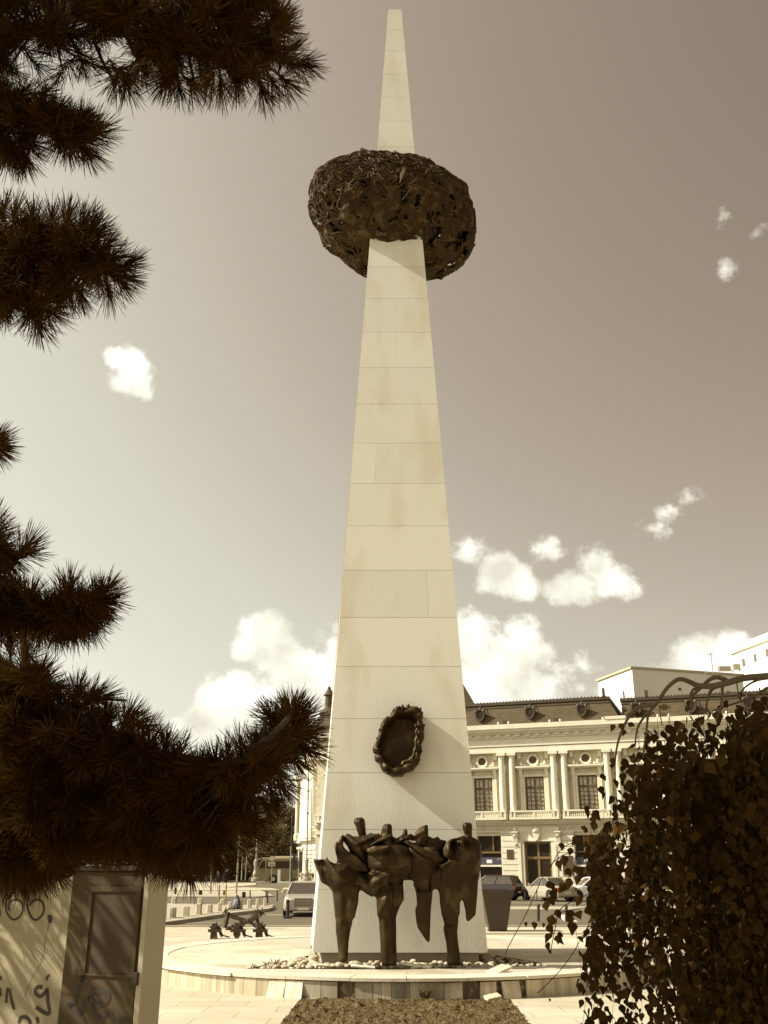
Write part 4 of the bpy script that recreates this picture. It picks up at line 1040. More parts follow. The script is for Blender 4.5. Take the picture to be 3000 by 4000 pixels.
# steep dark pavilion roof peeking out right of the obelisk
pv = thing('pavilion_roof_house', 'dark steep roofed pavilion peeking out behind the right edge of the obelisk', 'building', (PY(1720, 3400, 98).x, 101, 0))
q0, q1 = PY(1808, 2655, 96), PY(1856, 2752, 96)
b = MB(); hw = (q1.x - q0.x); zb_ = q1.z
b.loft([[(-7.5 + q1.x - 0, 96, zb_), (q1.x, 96, zb_), (q1.x, 103, zb_), (-7.5 + q1.x, 103, zb_)], [(q0.x - 4.9, 97.2, q0.z), (q0.x, 97.2, q0.z), (q0.x, 101.8, q0.z), (q0.x - 4.9, 101.8, q0.z)]]); b.build('roof', m_slate, pv)
b = MB(); b.box((q1.x - 7.4, 96.1, 0), (q1.x - .1, 102.9, zb_ - .01)); b.build('wall', m_wallp, pv)

# grey tower and other far things at the left
Dg = 210
b = MB(); p0, p1 = PY(985, 3130, Dg), PY(1075, 3130, Dg); b.box((p0.x - 22, Dg, 0), (p1.x, Dg + 12, p1.z + 1)); 
z = 4.0
bt = b.build('grey_tower_block', M('grey_wall', (.33, .28, .22), (.30, .25, .19), .1, .9)); tag(bt, 'grey shaded tower block far behind the pine boughs on the left', 'building')

# ================================================================== GRAND CORNER BUILDING, LEFT
k1, k2 = ray(1276, 2950), ray(1188, 2978); zc_ = 15.2
Pa = Vector((k1.x / k1.z, k1.y / k1.z, 0)) * zc_; Pb = Vector((k2.x / k2.z, k2.y / k2.z, 0)) * zc_
gd = (Pa - Pb).normalized(); PL = Pb - gd * 0.0; PR = Pa + gd * 7
cb = thing('corner_building', 'bright sunlit classical corner building with giant columns left of the obelisk', 'building', (Pb.x, Pb.y, 0))
gn = Vector((gd.y, -gd.x, 0)); gn = gn if gn.y < 0 else -gn
def gb(mb, x0, y0, x1, y1, o0, o1):
    """px rect on the main wall plane, standing out from o0 to o1 metres"""
    a, n = wallpt(PL, PR, x0, y0, 0); c, _ = wallpt(PL, PR, x1, y1, 0); s = (c - a).dot(gd); s = Vector((gd.x, gd.y, 0)) * s
    A = Vector((a.x, a.y, c.z)); H = Vector((0, 0, a.z - c.z))
    mb.prism([A + n * o0, A + s + n * o0, A + s + H + n * o0, A + H + n * o0], n * (o1 - o0))
def gz(y, x=1230): return wallpt(PL, PR, x, y, 0)[0].z
def gs(x, y=3200): return (wallpt(PL, PR, x, y, 0)[0] - PL).dot(gd)
def lb(mb, s0, s1, z0, z1, o0, o1):
    A = PL + gd * s0 + gn * o0; s = gd * (s1 - s0); mb.prism([A + Vector((0, 0, z0)), A + s + Vector((0, 0, z0)), A + s + Vector((0, 0, z1)), A + Vector((0, 0, z1))], gn * (o1 - o0))
smax = (PR - PL).dot(gd)
b = MB(); lb(b, 0, smax, 0, EYE + 15.2, -9, 0); b.build('wall', m_trim, cb)
b = MB()
zbelt = gz(3276); zent = gz(3010)
for (z0, z1, o) in [(zbelt - .5, zbelt - .2, .3), (zbelt - .2, zbelt + .1, .7), (zent + .1, zent + .9, .55), (zent + .9, zent + 1.1, .9), (EYE + 14.3, EYE + 14.7, 1.2), (EYE + 14.7, EYE + 15.2, 1.7), (0, .8, .25)]:
    lb(b, -.2 if o < 1 else -.5, smax, z0, z1, .01, o)
lb(b, 0, smax, EYE + 15.21, EYE + 16.1, -.2, .3); lb(b, 0, smax, EYE + 16.9, EYE + 17.2, -.2, .35)
s = .2
while s < smax: lb(b, s, s + .22, EYE + 16.11, EYE + 16.89, -.05, .2); s += .55
lb(b, -.1, .9, EYE + 16.11, EYE + 17.3, -.3, .45)
b.build('cornice', m_trim, cb)
# giant pilaster on the corner, columns, windows
b = MB(); sp0, sp1 = gs(1193), gs(1232); lb(b, sp0, sp1, zbelt + .1, zent + .1, .01, .8); b.build('pilaster', m_trim, cb)
for xc in (1243, 1300):
    b = MB(); sc = gs(xc); c = PL + gd * sc + gn * .75
    b.lathe([(.95, zbelt + .1), (.95, zbelt + 1.0), (.7, zbelt + 1.05), (.72, zbelt + 1.4), (.56, zbelt + 1.6), (.56, zbelt + 4), (.48, zent - .9), (.62, zent - .6), (.75, zent + .05)], (c.x, c.y, 0), 14)
    b.build('column', m_trim, cb)
for (sa, sb2, z0, z1) in [(gs(1262), gs(1285), zbelt + 1.2, zent - 3.2), (gs(1262), gs(1285), zent - 2.4, zent - .9), (gs(1176), gs(1192), .9, 4.4), (gs(1240), gs(1262), .9, 4.4), (gs(1300), gs(1330), zbelt + 1.2, zent - 3.2)]:
    b = MB(); lb(b, sa, sb2, z0, z1, .01, .06); f = b.build('window', m_dglass, cb)
    b = MB(); lb(b, sa - .25, sa, z0 - .2, z1 + .3, .01, .2); lb(b, sb2, sb2 + .25, z0 - .2, z1 + .3, .01, .2); lb(b, sa - .35, sb2 + .35, z1 + .31, z1 + .6, .01, .45); b.build('frame', m_trim, f)
b = MB()
lb(b, gs(1232) + .5, smax, zbelt + .95, zbelt + 1.15, .55, .85); lb(b, gs(1232) + .5, smax, zbelt + .1, zbelt + .3, .5, .9)
s = gs(1236) + .4
while s < smax - .5: lb(b, s, s + .18, zbelt + .3, zbelt + .95, .6, .8); s += .42
b.build('balustrade', m_trim, cb)
# rusticated ground floor courses
b = MB(); z = .85
while z < zbelt - 1.2:
    for (sa, sb2) in ((0, gs(1176) - .3), (gs(1192) + .3, gs(1240) - .3), (gs(1262) + .3, smax)):
        if sb2 > sa: lb(b, sa, sb2, z, z + .40, .01, .22)
    z += .52
b.build('rustication', m_trim, cb)
# set back wing left of the corner (plain side with stacked bays)
wd = Vector((-.38, .925, 0)); W0 = PL - gd * .3 - gn * 2.2
def wb(mb, s0, s1, z0, z1, o0, o1):
    A = W0 - gd * s0 + gn * o0; s = -gd * (s1 - s0); mb.prism([A + Vector((0, 0, z0)), A + s + Vector((0, 0, z0)), A + s + Vector((0, 0, z1)), A + Vector((0, 0, z1))], gn * (o1 - o0))
ws = 9.0
b = MB(); wb(b, 0, ws, 0, EYE + 13.8, -5, 0); b.build('side_wing', m_trim, cb)
b = MB()
for (z0, z1, o) in [(zbelt - .3, zbelt + .05, .6), (zent - .6, zent + .1, .5), (zent + .1, zent + .5, 1.0), (EYE + 13.3, EYE + 13.8, .9)]: wb(b, 0, ws + .3, z0, z1, .01, o)
b.build('side_cornice', m_trim, cb)
for q in (.5, 3.0, 5.4, 7.8):
    b = MB(); c = W0 - gd * q + gn * .5; b.lathe([(.5, zbelt + .1), (.5, zbelt + .9), (.36, zbelt + 1.2), (.32, zent - 1.2), (.5, zent - .6)], (c.x, c.y, 0), 10); b.build('column', m_trim, cb)
for q in (1.2, 3.6, 6.0):
    for (z0, z1) in ((zbelt + 1.2, zent - 3.6), (zent - 2.6, zent - 1.2), (.9, 4.4), (zent + .9, EYE + 12.8)):
        b = MB(); wb(b, q, q + 1.3, z0, z1, .01, .07); b.build('window', m_dglass, cb)
# dome lantern on the corner
lc = PY(1284, 2800, 131); b = MB()
zt_ = PY(1284, 2672, 131).z; z1_ = PY(1284, 2725, 131).z; z2_ = PY(1284, 2790, 131).z
b.lathe([(2.3, EYE + 17.2), (1.9, z2_ - 1.2), (1.15, z2_ - .1), (1.5, z2_), (1.2, z2_ + .25), (.55, z2_ + .9), (.52, z1_ + .25), (.8, z1_ + .3), (.5, z1_ + .7), (.2, z1_ + 1.2), (.26, z1_ + 1.3), (.10, z1_ + 1.5), (.12, zt_ - 1.1), (.2, zt_ - .9), (.05, zt_ - .6), (.02, zt_)], (lc.x, lc.y, 0), 14)
b.build('lantern', m_slate, cb)
b = MB(); b.loft([[Vector((PL.x + 1, PL.y, EYE + 15.25)), Vector((PR.x, PR.y, EYE + 15.25)), Vector((PR.x + 6, PR.y + 9, EYE + 15.25)), Vector((PL.x + 8, PL.y + 6, EYE + 15.25))], [Vector((lc.x - 1.6, lc.y + 1, EYE + 19.3)), Vector((lc.x + 1.5, lc.y - 2, EYE + 19.3)), Vector((lc.x + 4.5, lc.y + 1, EYE + 19.3)), Vector((lc.x + 2, lc.y + 5, EYE + 19.3))]]); b.build('roof', m_slate, cb)

# ================================================================== TREES ACROSS THE STREET
m_leaf_far = M('far_foliage', (.13, .095, .030), (.075, .052, .015), .9, .8, tint=1.0, trans=(.14, .10, .025, .25))
m_bark = M('bark', (.085, .05, .022), (.05, .03, .013), 6, .95, .5, 20, stretch=(3, 3, .6))
def far_tree(px, pyb, D, w, h, label, seed):
    random.seed(seed); g = PY(px, 3442, D); base = Vector((g.x, D, 0))
    t = thing('street_tree', label, 'tree', base, 0, 'trees across the street')
    tr = MB(); tr.tube([base, base + Vector((.1, 0, h * .3)), base + Vector((.3, .2, h * .6))], [.35, .26, .12], 7)
    for k in range(6):
        a = random.uniform(0, 6.28); tr.tube([base + Vector((.1, 0, h * (.25 + .05 * k))), base + Vector((math.cos(a) * w * .3, math.sin(a) * w * .3, h * (.45 + .06 * k)))], [.14, .04], 5)
    tr.build('trunk', m_bark, t)
    cr_ = MB(); lumps = []
    for k in range(26):
        a = random.uniform(0, 6.28); rr = w * .5 * math.sqrt(random.random()) * .8; zz = h * random.uniform(.24, .88); rr *= 1.1 - abs(zz / h - .55)
        lumps.append((Vector((math.cos(a) * rr, math.sin(a) * rr * .8, zz)), random.uniform(.14, .26) * w))
    for c, r in lumps:
        for _ in range(230):
            d = Vector((random.gauss(0, 1), random.gauss(0, 1), random.gauss(0, 1))).normalized() * r * random.uniform(.6, 1.05); d.z *= .75
            p = base + c + d; u = Vector((random.gauss(0, 1), random.gauss(0, 1), random.gauss(0, 1))).normalized(); v = u.orthogonal().normalized(); s = random.uniform(.13, .30)
            cr_.tint = random.uniform(.6, 1.7); cr_.face([p + u * s, p + v * s * .7, p - u * s, p - v * s * .7])
    cr_.build('crown', m_leaf_far, t, recalc=False)
for (px, D, w, h, lb_, sd_) in [(1105, 165, 10.5, 13.2, 'tall leafy street tree right beside the bright corner building', 1), (1040, 160, 9, 9.5, 'rounded leafy tree standing behind the front end of the coach', 2), (960, 172, 12, 10, 'broad dark tree behind the two lamp posts left of the coach', 3), (880, 168, 12, 11.5, 'dark tree behind the parked cars half hidden by the pine', 4), (790, 175, 13, 11, 'dark tree far left behind the pine boughs above the white bollards', 5), (1140, 185, 9, 9.5, 'small dark tree behind the rear of the coach', 6), (690, 178, 12, 10, 'dark tree seen through the pine gap above the cabinet', 8)]:
    far_tree(px, 3442, D, w, h, lb_, sd_)
b = MB(); random.seed(5)
for k in range(4200):
    x = random.uniform(-60, -11); z = random.uniform(0.2, 5.8); y = random.uniform(186, 192); p = Vector((x * 1.1, y, z + .7 * math.sin(x * .8)))
    u = Vector((random.gauss(0, 1), random.gauss(0, 1), random.gauss(0, 1))).normalized(); v = u.orthogonal().normalized(); s = random.uniform(.3, .6); b.tint = random.uniform(.4, 1.1); b.face([p + u * s, p + v * s, p - u * s, p - v * s])
tag(b.build('hedge', m_leaf_far, recalc=False), 'long dark mass of shrubs under the trees across the street', 'hedge')

# ================================================================== CARS
m_tyre = M('tyre', (.022, .016, .010), None, 5, .9)
m_rim = M('rim', (.40, .36, .28), None, 5, .3, metal=.6)
m_wind = M('car_glass', (.075, .058, .038), (.055, .042, .028), 1.5, .08)
m_lamp = M('headlight', (.78, .75, .62), (.6, .57, .45), 6, .15)
m_tail = M('tail_light', (.30, .055, .02), (.22, .04, .015), 6, .2)
m_chrome = M('chrome', (.55, .50, .38), (.45, .40, .30), 6, .2, metal=.6)
m_plate = M('plate', (.70, .66, .52), (.62, .58, .45), 9, .5)
def car(name, label, paint, loc, rz, L_=4.8, Wd=1.84, H=1.46, style='sedan', grille=False, group=None, sc=1.0):
    t = thing(name, label, 'car', loc, rz, group); t.scale = (sc, sc, sc)
    hw = Wd / 2; hl = L_ / 2; bz = .22; belt = H * .64
    def ring(x, w, z0, z1, e=.10):
        return [(x, -w + e * .5, z0), (x, w - e * .5, z0), (x, w, z0 + e), (x, w, z0 + (z1 - z0) * .55), (x, w - .03, z1 - e * .8), (x, w - .14, z1), (x, -w + .14, z1), (x, -w + .03, z1 - e * .8), (x, -w, z0 + (z1 - z0) * .55), (x, -w, z0 + e)]
    hood = H * .60
    if style == 'sedan': st = [(hl, hw * .80, .30, hood * .80), (hl - .10, hw * .92, .24, hood * .90), (hl - .4, hw * .98, bz, hood * .95), (hl * .42, hw, bz, hood * 1.04), (.3, hw, bz, belt), (-hl * .5, hw, bz, belt), (-hl * .62, hw, bz, belt * 1.0), (-hl + .30, hw * .97, bz, belt * .98), (-hl + .05, hw * .92, .28, belt * .93), (-hl, hw * .82, .34, belt * .86)]
    else: st = [(hl, hw * .78, .30, hood * .75), (hl - .12, hw * .92, .24, hood * .88), (hl - .4, hw * .98, bz, hood * .95), (hl * .48, hw, bz, hood * 1.06), (.3, hw, bz, belt), (-hl * .6, hw, bz, belt * 1.03), (-hl + .12, hw * .96, bz, belt * 1.05), (-hl, hw * .86, .32, belt * .98)]
    b = MB(); b.loft([ring(*s_) for s_ in st])
    if style == 'sedan': xf, xr, xf2, xr2 = hl * .40, -hl * .66, hl * .02, -hl * .36
    else: xf, xr, xf2, xr2 = hl * .45, -hl + .10, hl * .05, -hl + .42
    g = MB(); wl, wr_ = hw - .10, hw - .26
    def gr(x0, z, w): return (x0, z, w)
    bot = [(xf, -wl, belt - .03), (xf, wl, belt - .03), (xr, wl, belt - .03), (xr, -wl, belt - .03)]; top = [(xf2, -wr_, H - .06), (xf2, wr_, H - .06), (xr2, wr_, H - .06), (xr2, -wr_, H - .06)]
    g.loft([bot, top])
    # roof and pillars in body colour
    b.loft([[(xf2 + .05, -wr_ - .02, H - .075), (xf2 + .05, wr_ + .02, H - .075), (xr2 - .06, wr_ + .02, H - .075), (xr2 - .06, -wr_ - .02, H - .075)], [(xf2 - .12, -wr_ + .12, H), (xf2 - .12, wr_ - .12, H), (xr2 + .12, wr_ - .12, H), (xr2 + .12, -wr_ + .12, H)]])
    for sy in (-1, 1):
        for (a, c) in (((xf, wl), (xf2, wr_)), ((xr, wl), (xr2, wr_))):
            b.tube([(a[0], sy * a[1], belt - .04), (c[0], sy * c[1], H - .05)], .045, 5)
        for q in ((.5,) if style != 'van' else (.35, .65)):
            xm = xf + (xr - xf) * q; xm2 = xf2 + (xr2 - xf2) * q; b.tube([(xm, sy * wl, belt - .04), (xm2, sy * wr_, H - .05)], .04, 5)
    b.build('body', paint, t, local=True); g.build('windows', m_wind, t, local=True)
    wr0 = .325
    for sx, sy in ((hl * .62, 1), (hl * .62, -1), (-hl * .60, 1), (-hl * .60, -1)):
        w = MB(); Mx = Matrix.Translation((sx, sy * (hw - .13), wr0)) @ Matrix.Rotation(R(90), 4, 'X')
        w.lathe([(.22, -.12), (wr0 - .02, -.12), (wr0, -.09), (wr0, .09), (wr0 - .02, .12), (.22, .12)], (0, 0, 0), 18, Mx); wo_ = w.build('wheel', m_tyre, t, local=True)
        w = MB(); w.lathe([(.05, -.135), (.21, -.125), (.21, .125), (.05, .135)], (0, 0, 0), 12, Mx); w.build('rim', m_rim, wo_, local=True)
    ar = MB()
    for sx in (hl * .62, -hl * .60):
        for sy in (-1, 1):
            Mx = Matrix.Translation((sx, sy * (hw - .035), wr0 + .02)) @ Matrix.Rotation(R(90), 4, 'X'); ar.lathe([(wr0 + .07, -.038), (wr0 + .07, .038)], (0, 0, 0), 18, Mx)
    ar.build('wheel_arch', m_tyre, t, local=True)
    for sy in (-1, 1):
        h = MB(); h.bevbox((hl - .20, sy * hw * .70 - .17, hood * .62), (hl - .005, sy * hw * .70 + .17, hood * .84), .03); h.build('headlight', m_lamp, t, local=True)
        h = MB(); h.bevbox((-hl + .0, sy * hw * .78 - .13, belt * .62), (-hl + .22, sy * hw * .78 + .13, belt * .90), .03); h.build('tail_light', m_tail, t, local=True)
        h = MB(); h.rock((xf - .12, sy * (hw + .08), belt + .06), (.08, .11, .08), 1, 1); h.build('mirror', paint, t, local=True)
    if grille:
        h = MB(); h.bevbox((hl - .06, -.40, .40), (hl + .035, .40, hood * .88), .02); gr_ = h.build('grille', m_tyre, t, local=True)
        h = MB()
        for k in range(6): zz = .42 + k * (hood * .88 - .44) / 5; h.box((hl + .036, -.39, zz - .012), (hl + .05, .39, zz + .012))
        for k in range(9): yy = -.39 + k * .78 / 8; h.box((hl + .036, yy - .012, .42), (hl + .052, yy + .012, hood * .87))
        h.build('grille_bars', m_chrome, gr_, local=True)
    else:
        h = MB(); h.bevbox((hl - .06, -.38, .34), (hl + .02, .38, .52), .02); h.build('grille', m_tyre, t, local=True)
    h = MB(); h.box((hl + .03, -.26, .27), (hl + .06, .26, .38)); h.build('number_plate', m_plate, t, local=True)
    h = MB(); h.box((-hl - .03, -.26, .45), (-hl - .0, .26, .57)); h.build('number_plate', m_plate, t, local=True)
    return t
m_silver = M('silver_paint', (.46, .42, .32), (.44, .40, .30), 1, .28, metal=.35)
m_black = M('black_paint', (.030, .022, .015), (.025, .018, .012), 1, .2)
m_gpaint = M('beige_paint', (.42, .37, .26), (.40, .35, .24), 1, .3, metal=.2)
m_wpaint = M('white_paint', (.80, .77, .66), (.78, .75, .64), 1, .3)
p = G(1180, 3581)
cr1 = car('parked_car', 'silver luxury sedan with upright chrome grille driving towards the square left of the obelisk', m_silver, (p.x - .05, p.y + 2.5, 0), R(-88), 4.9, 1.84, 1.44, 'sedan', True, sc=1.02)
p = G(1960, 3517)
car('parked_car', 'black hatchback parked behind the dark tapered planter', m_black, (p.x - .5, p.y + 1.6, 0), R(150), 4.2, 1.78, 1.60, 'hatch', group='cars parked along the far pavement')
p = G(2130, 3522)
car('parked_car', 'beige grey sedan parked in front of the tall dark door, tail light towards us', m_gpaint, (p.x + .55, p.y + 2.3, 0), R(118), 4.4, 1.75, 1.50, 'sedan', group='cars parked along the far pavement')
p = G(2262, 3520)
car('parked_car', 'white hatchback parked right of the beige sedan, half hidden by birch leaves', m_wpaint, (p.x + 1.0, p.y + 1.0, 0), R(190), 4.0, 1.75, 1.50, 'hatch', group='cars parked along the far pavement')
p = G(1025 - 75, 3440)
car('parked_car', 'small dark car parked in front of the coach, right of the pale car', m_black, (p.x - 1.0, p.y - 6, 0), R(200), 4.4, 1.8, 1.5, 'hatch', group='cars far across the street')
car('parked_car', 'small pale car far left, leftmost in the row before the coach', m_silver, (G(900, 3440).x - 4.3, p.y - 4, 0), R(200), 4.4, 1.8, 1.6, 'sedan', group='cars far across the street')
for k, (px, cl, lb_) in enumerate([(395, m_silver, 'pale car glimpsed through the pine gap above the cabinet')]):
    p = G(px, 3430); car('parked_car', lb_, cl, (p.x * .55, p.y * .55, 0), R(185), 4.4, 1.8, 1.5, 'sedan')

# coach
D = 150; a, c = PY(1000, 3440, D), PY(1170, 3440, D); g0 = 0
bus = thing('coach', 'parked tour coach with dark window band under the trees left of the corner building', 'bus', (a.x, D, 0))
Lb = c.x - a.x + 3; Hb = PY(1050, 3352, D).z
m_bus = M('coach_paint', (.15, .115, .05), (.13, .098, .042), .6, .4)
m_busroof = M('coach_roof', (.42, .36, .22), (.38, .32, .20), .6, .5)
b = MB()
def br(z, x0): return [(a.x + x0, D, z), (a.x + Lb, D, z), (a.x + Lb, D + 2.5, z), (a.x + x0, D + 2.5, z)]
b.loft([br(.35, .12), br(1.0, 0), br(1.9, .05)]); b.loft([br(1.902, .06), br(Hb - .35, .55), br(Hb - .1, .9)]); b.build('body', m_bus, bus)
b = MB(); b.loft([[(a.x + .35, D - .02, 2.05), (a.x + Lb - .3, D - .02, 2.05), (a.x + Lb - .3, D - .02, Hb - .42), (a.x + .75, D - .02, Hb - .42)], [(a.x + .35, D + .05, 2.05), (a.x + Lb - .3, D + .05, 2.05), (a.x + Lb - .3, D + .05, Hb - .42), (a.x + .75, D + .05, Hb - .42)]]); b.build('window_band', m_dglass, bus)
b = MB(); b.bevbox((a.x + .8, D + .0, Hb - .099), (a.x + Lb, D + 2.5, Hb + .05), .04); b.bevbox((a.x + 2.6, D + .5, Hb + .051), (a.x + 6.5, D + 2.1, Hb + .28), .05); b.build('roof', m_busroof, bus)
for q in (2.55, 7.0):
    if a.x + q > a.x + Lb: continue
    b = MB(); Mx = Matrix.Translation((a.x + q, D + .05, .55)) @ Matrix.Rotation(R(90), 4, 'X'); b.lathe([(.50, -.1), (.50, .14)], (0, 0, 0), 16, Mx); b.lathe([(.66, -.08), (.66, .06)], (0, 0, 0), 16, Mx); w_ = b.build('wheel', m_tyre, bus); b = MB(); b.lathe([(.3, .1), (.25, .17)], (0, 0, 0), 12, Mx); b.build('rim', m_rim, w_)
b = MB(); b.bevbox((a.x - .45, D - .15, 2.4), (a.x - .15, D + .1, 3.1), .04); b.tube([(a.x - .3, D, 3.1), (a.x + .6, D + .2, 3.4)], .05, 5); b.build('mirror', m_busroof, bus)
b = MB(); b.bevbox((a.x + .0, D - .03, .75), (a.x + .28, D + .3, 1.0), .03); b.build('headlight', m_lamp, bus)

# ================================================================== STREET FURNITURE
m_bol = M('bollard_concrete', (.50, .44, .31), (.42, .365, .25), 5, .9, .3, 30)
bp_ = None; bl_n = 0
def bollard_white(x0, x1, yt, yb, label, zg=.12, dim=1.0):
    p = G((x0 + x1) / 2, yb, zg); r = p.y / 1.09 / FPX; w = (x1 - x0) * r / 2 * .95; q = PY((x0 + x1) / 2, yt, p.y + w); h = q.z - zg
    b = MB(); n = 10
    b.loft([[(p.x + w * math.copysign(abs(math.cos(t)) ** .45, math.cos(t)) * k, p.y + w + w * math.copysign(abs(math.sin(t)) ** .45, math.sin(t)) * k, z) for t in [R(22.5) + 2 * math.pi * j / 8 for j in range(8)]] for z, k in ((zg, 1), (zg + h * .86, .93), (zg + h * .95, .86), (zg + h, .62))])
    return tag(b.build('bollard', m_bol), label, 'bollard', 'pale concrete bollards on the traffic island')
B_ = [((658, 677), 3545, 3586, 'leftmost pale concrete bollard beside the dark post'), ((671, 686), 3543, 3585, 'second pale bollard from the left, tight behind the first'), ((710, 728), 3540, 3579, 'third pale bollard from the left, close to the bin shaped one behind it'), ((724, 738), 3540, 3579, 'pale bollard touching the third one on its right side'), ((804, 828), 3532, 3567, 'lone pale bollard in the middle between the stout post and the front pair'), ((847, 864), 3526, 3560, 'pale bollard just left of the two yellow footed posts'), ((888, 906), 3522, 3557, 'pale bollard right of the yellow footed posts, left of the dark bag'), ((933, 947), 3518, 3553, 'pale bollard just right of the dark bag'), ((963, 982), 3512, 3548, 'third pale bollard from the right end of the island'), ((997, 1013), 3511, 3543, 'second pale bollard from the right end of the island'), ((1027, 1042), 3508, 3538, 'rightmost pale bollard at the tip of the island'), ((858, 878), 3511, 3536, 'pale bollard standing behind in the row, directly above the left front row')]
for (xx, yt, yb, lb_) in B_: bollard_white(xx[0], xx[1], yt, yb, lb_)
bollard_white(760, 786, 3528, 3573, 'stout brownish concrete post standing between pale bollards'); bollard_white(770, 791, 3507, 3533, 'rounded pale bollard right behind the stout brownish post'); bollard_white(667, 688, 3505, 3530, 'rounded pale bollard at the far edge near the cabinet')
for i_, x in enumerate((943, 978, 992, 1012, 1035, 1079, 1098, 1116)):
    tag(bollard_white(x - 3, x + 3, 3432, 3442, '', .0), 'tiny pale bollard before the coach, %s in its row' % ('leftmost', 'second from the left', 'third from the left', 'fourth from the left', 'fourth from the right', 'third from the right', 'second from the right', 'rightmost')[i_], 'bollard', 'tiny bollards before the coach')
def post(px, yt, yb, label, name='bollard', cat='bollard', w=None, mat=None, group=None, zg=0.0, cap=True, base=None, lean=0):
    p = G(px, yb, zg); r = p.y / 1.09 / FPX; w = (w or 8) * r / 2; q = PY(px + lean, yt, p.y); h = q.z
    b = MB(); c = Vector((p.x, p.y, 0)); tp = Vector((q.x, p.y, 0))
    if base: b.bevbox((p.x - base * r / 2, p.y - base * r / 2, zg - .0), (p.x + base * r / 2, p.y + base * r / 2, zg + .07), .01)
    hh = h - zg
    rr = [(w, 0), (w, .72), (w * .8, .73), (w * .8, .77), (w * 1.05, .78), (w * 1.05, .93), (w * .7, .98), (w * .3, 1.0)] if cap else [(w, 0), (w, 1)]
    b.loft([[c + (tp - c) * k + Vector((a * math.cos(2 * math.pi * j / 10), a * math.sin(2 * math.pi * j / 10), zg + hh * k)) for j in range(10)] for a, k in rr])
    return tag(b.build(name, mat or m_dark), label, cat, group)
post(642, 3523, 3599, 'dark cast iron bollard beside the cabinet edge', w=14, lean=4)
post(1124, 3512, 3586, 'dark iron bollard on a pale square foot in front of the silver sedan', w=13, base=33)
post(1039, 3478, 3535, 'thin dark post at the tip of the traffic island, the left of a close pair', w=5); post(1045, 3482, 3528, 'thin dark post of the close pair, right one', w=6)
post(977, 3477, 3511, 'short dark post in the road left of the close pair of posts', w=5); post(1083, 3476, 3522, 'dark post between the close pair and the silver sedan', w=5)
post(2103, 3530, 3598, 'short dark iron bollard on the road right of the planter', w=12); post(2212, 3535, 3600, 'dark iron bollard partly behind birch leaves', w=12)
post(2050, 3466, 3520, 'slim dark pole beside the black hatchback', w=4, name='pole', cat='pole', cap=False); post(2097, 3475, 3520, 'slim dark pole beside the beige sedan', w=4, name='pole', cat='pole', cap=False)
# dark cube shaped blocks
for (x0, x1, yt, yb, lb_) in [(774, 788, 3481, 3499, 'small dark cube block on the far pavement, left one of three'), (870, 879, 3482, 3500, 'small dark cube block behind the yellow footed posts'), (944, 958, 3488, 3507, 'small dark cube block right of the yellow footed posts'), (679, 687, 3470, 3496, 'dark block on the far pavement hidden by pine needles')]:
    p = G((x0 + x1) / 2, yb); r = p.y / 1.09 / FPX; w = (x1 - x0) * r / 2; h = PY(x0, yt, p.y).z
    b = MB(); b.bevbox((p.x - w, p.y, 0), (p.x + w, p.y + 2 * w, h), .05); b.bevbox((p.x - w * 1.08, p.y - .04, h + .002), (p.x + w * 1.08, p.y + 2 * w + .04, h + .07), .02); tag(b.build('street_block', m_dark), lb_, 'block')
# hooded posts with yellow foot
m_yel = M('yellow_paint', (.40, .26, .07), (.34, .22, .06), 4, .6)
for (px, yb, top, lb_) in [(854, 3518, 3395, 'leaning hooded post with yellow foot, left of the two'), (880, 3516, 3393, 'leaning hooded post with yellow foot, right of the two')]:
    p = G(px, yb, .0); D = p.y; t = thing('hooded_post', lb_, 'post', p, 0, 'hooded posts with yellow feet')
    b = MB(); b.tube([p, PY(px + 4, 3455, D)], .055, 8); b.build('pole', m_yel, t)
    b = MB(); pts = [PY(px + 3, 3450, D), PY(px + 2, 3438, D), PY(px + 0, 3425, D), PY(px + 4, 3410, D), PY(px + 14, 3399, D), PY(px + 24, 3396, D)]; b.tube(pts, [.05, .17, .21, .19, .12, .05], 8); b.build('hood', m_dark, t)
# bag
p = G(922, 3553, .12); D = p.y; b = MB(); m_bag = M('bag_plastic', (.045, .035, .038), (.028, .022, .026), 8, .4, .5, 20, c3=(.16, .14, .15), s3=14)
b.tube([PY(922, 3553, D), PY(921, 3545, D), PY(924, 3530, D), PY(927, 3512, D), PY(928, 3501, D), PY(929, 3497, D)], [.17, .23, .20, .14, .07, .03], 9); random.seed(2); b.v = [q + Vector((random.gauss(0, .015), random.gauss(0, .015), random.gauss(0, .02))) for q in b.v]
o = b.build('bin_bag', m_bag); tag(o, 'dark bluish plastic bag slumped on a pole among the pale bollards', 'bag')
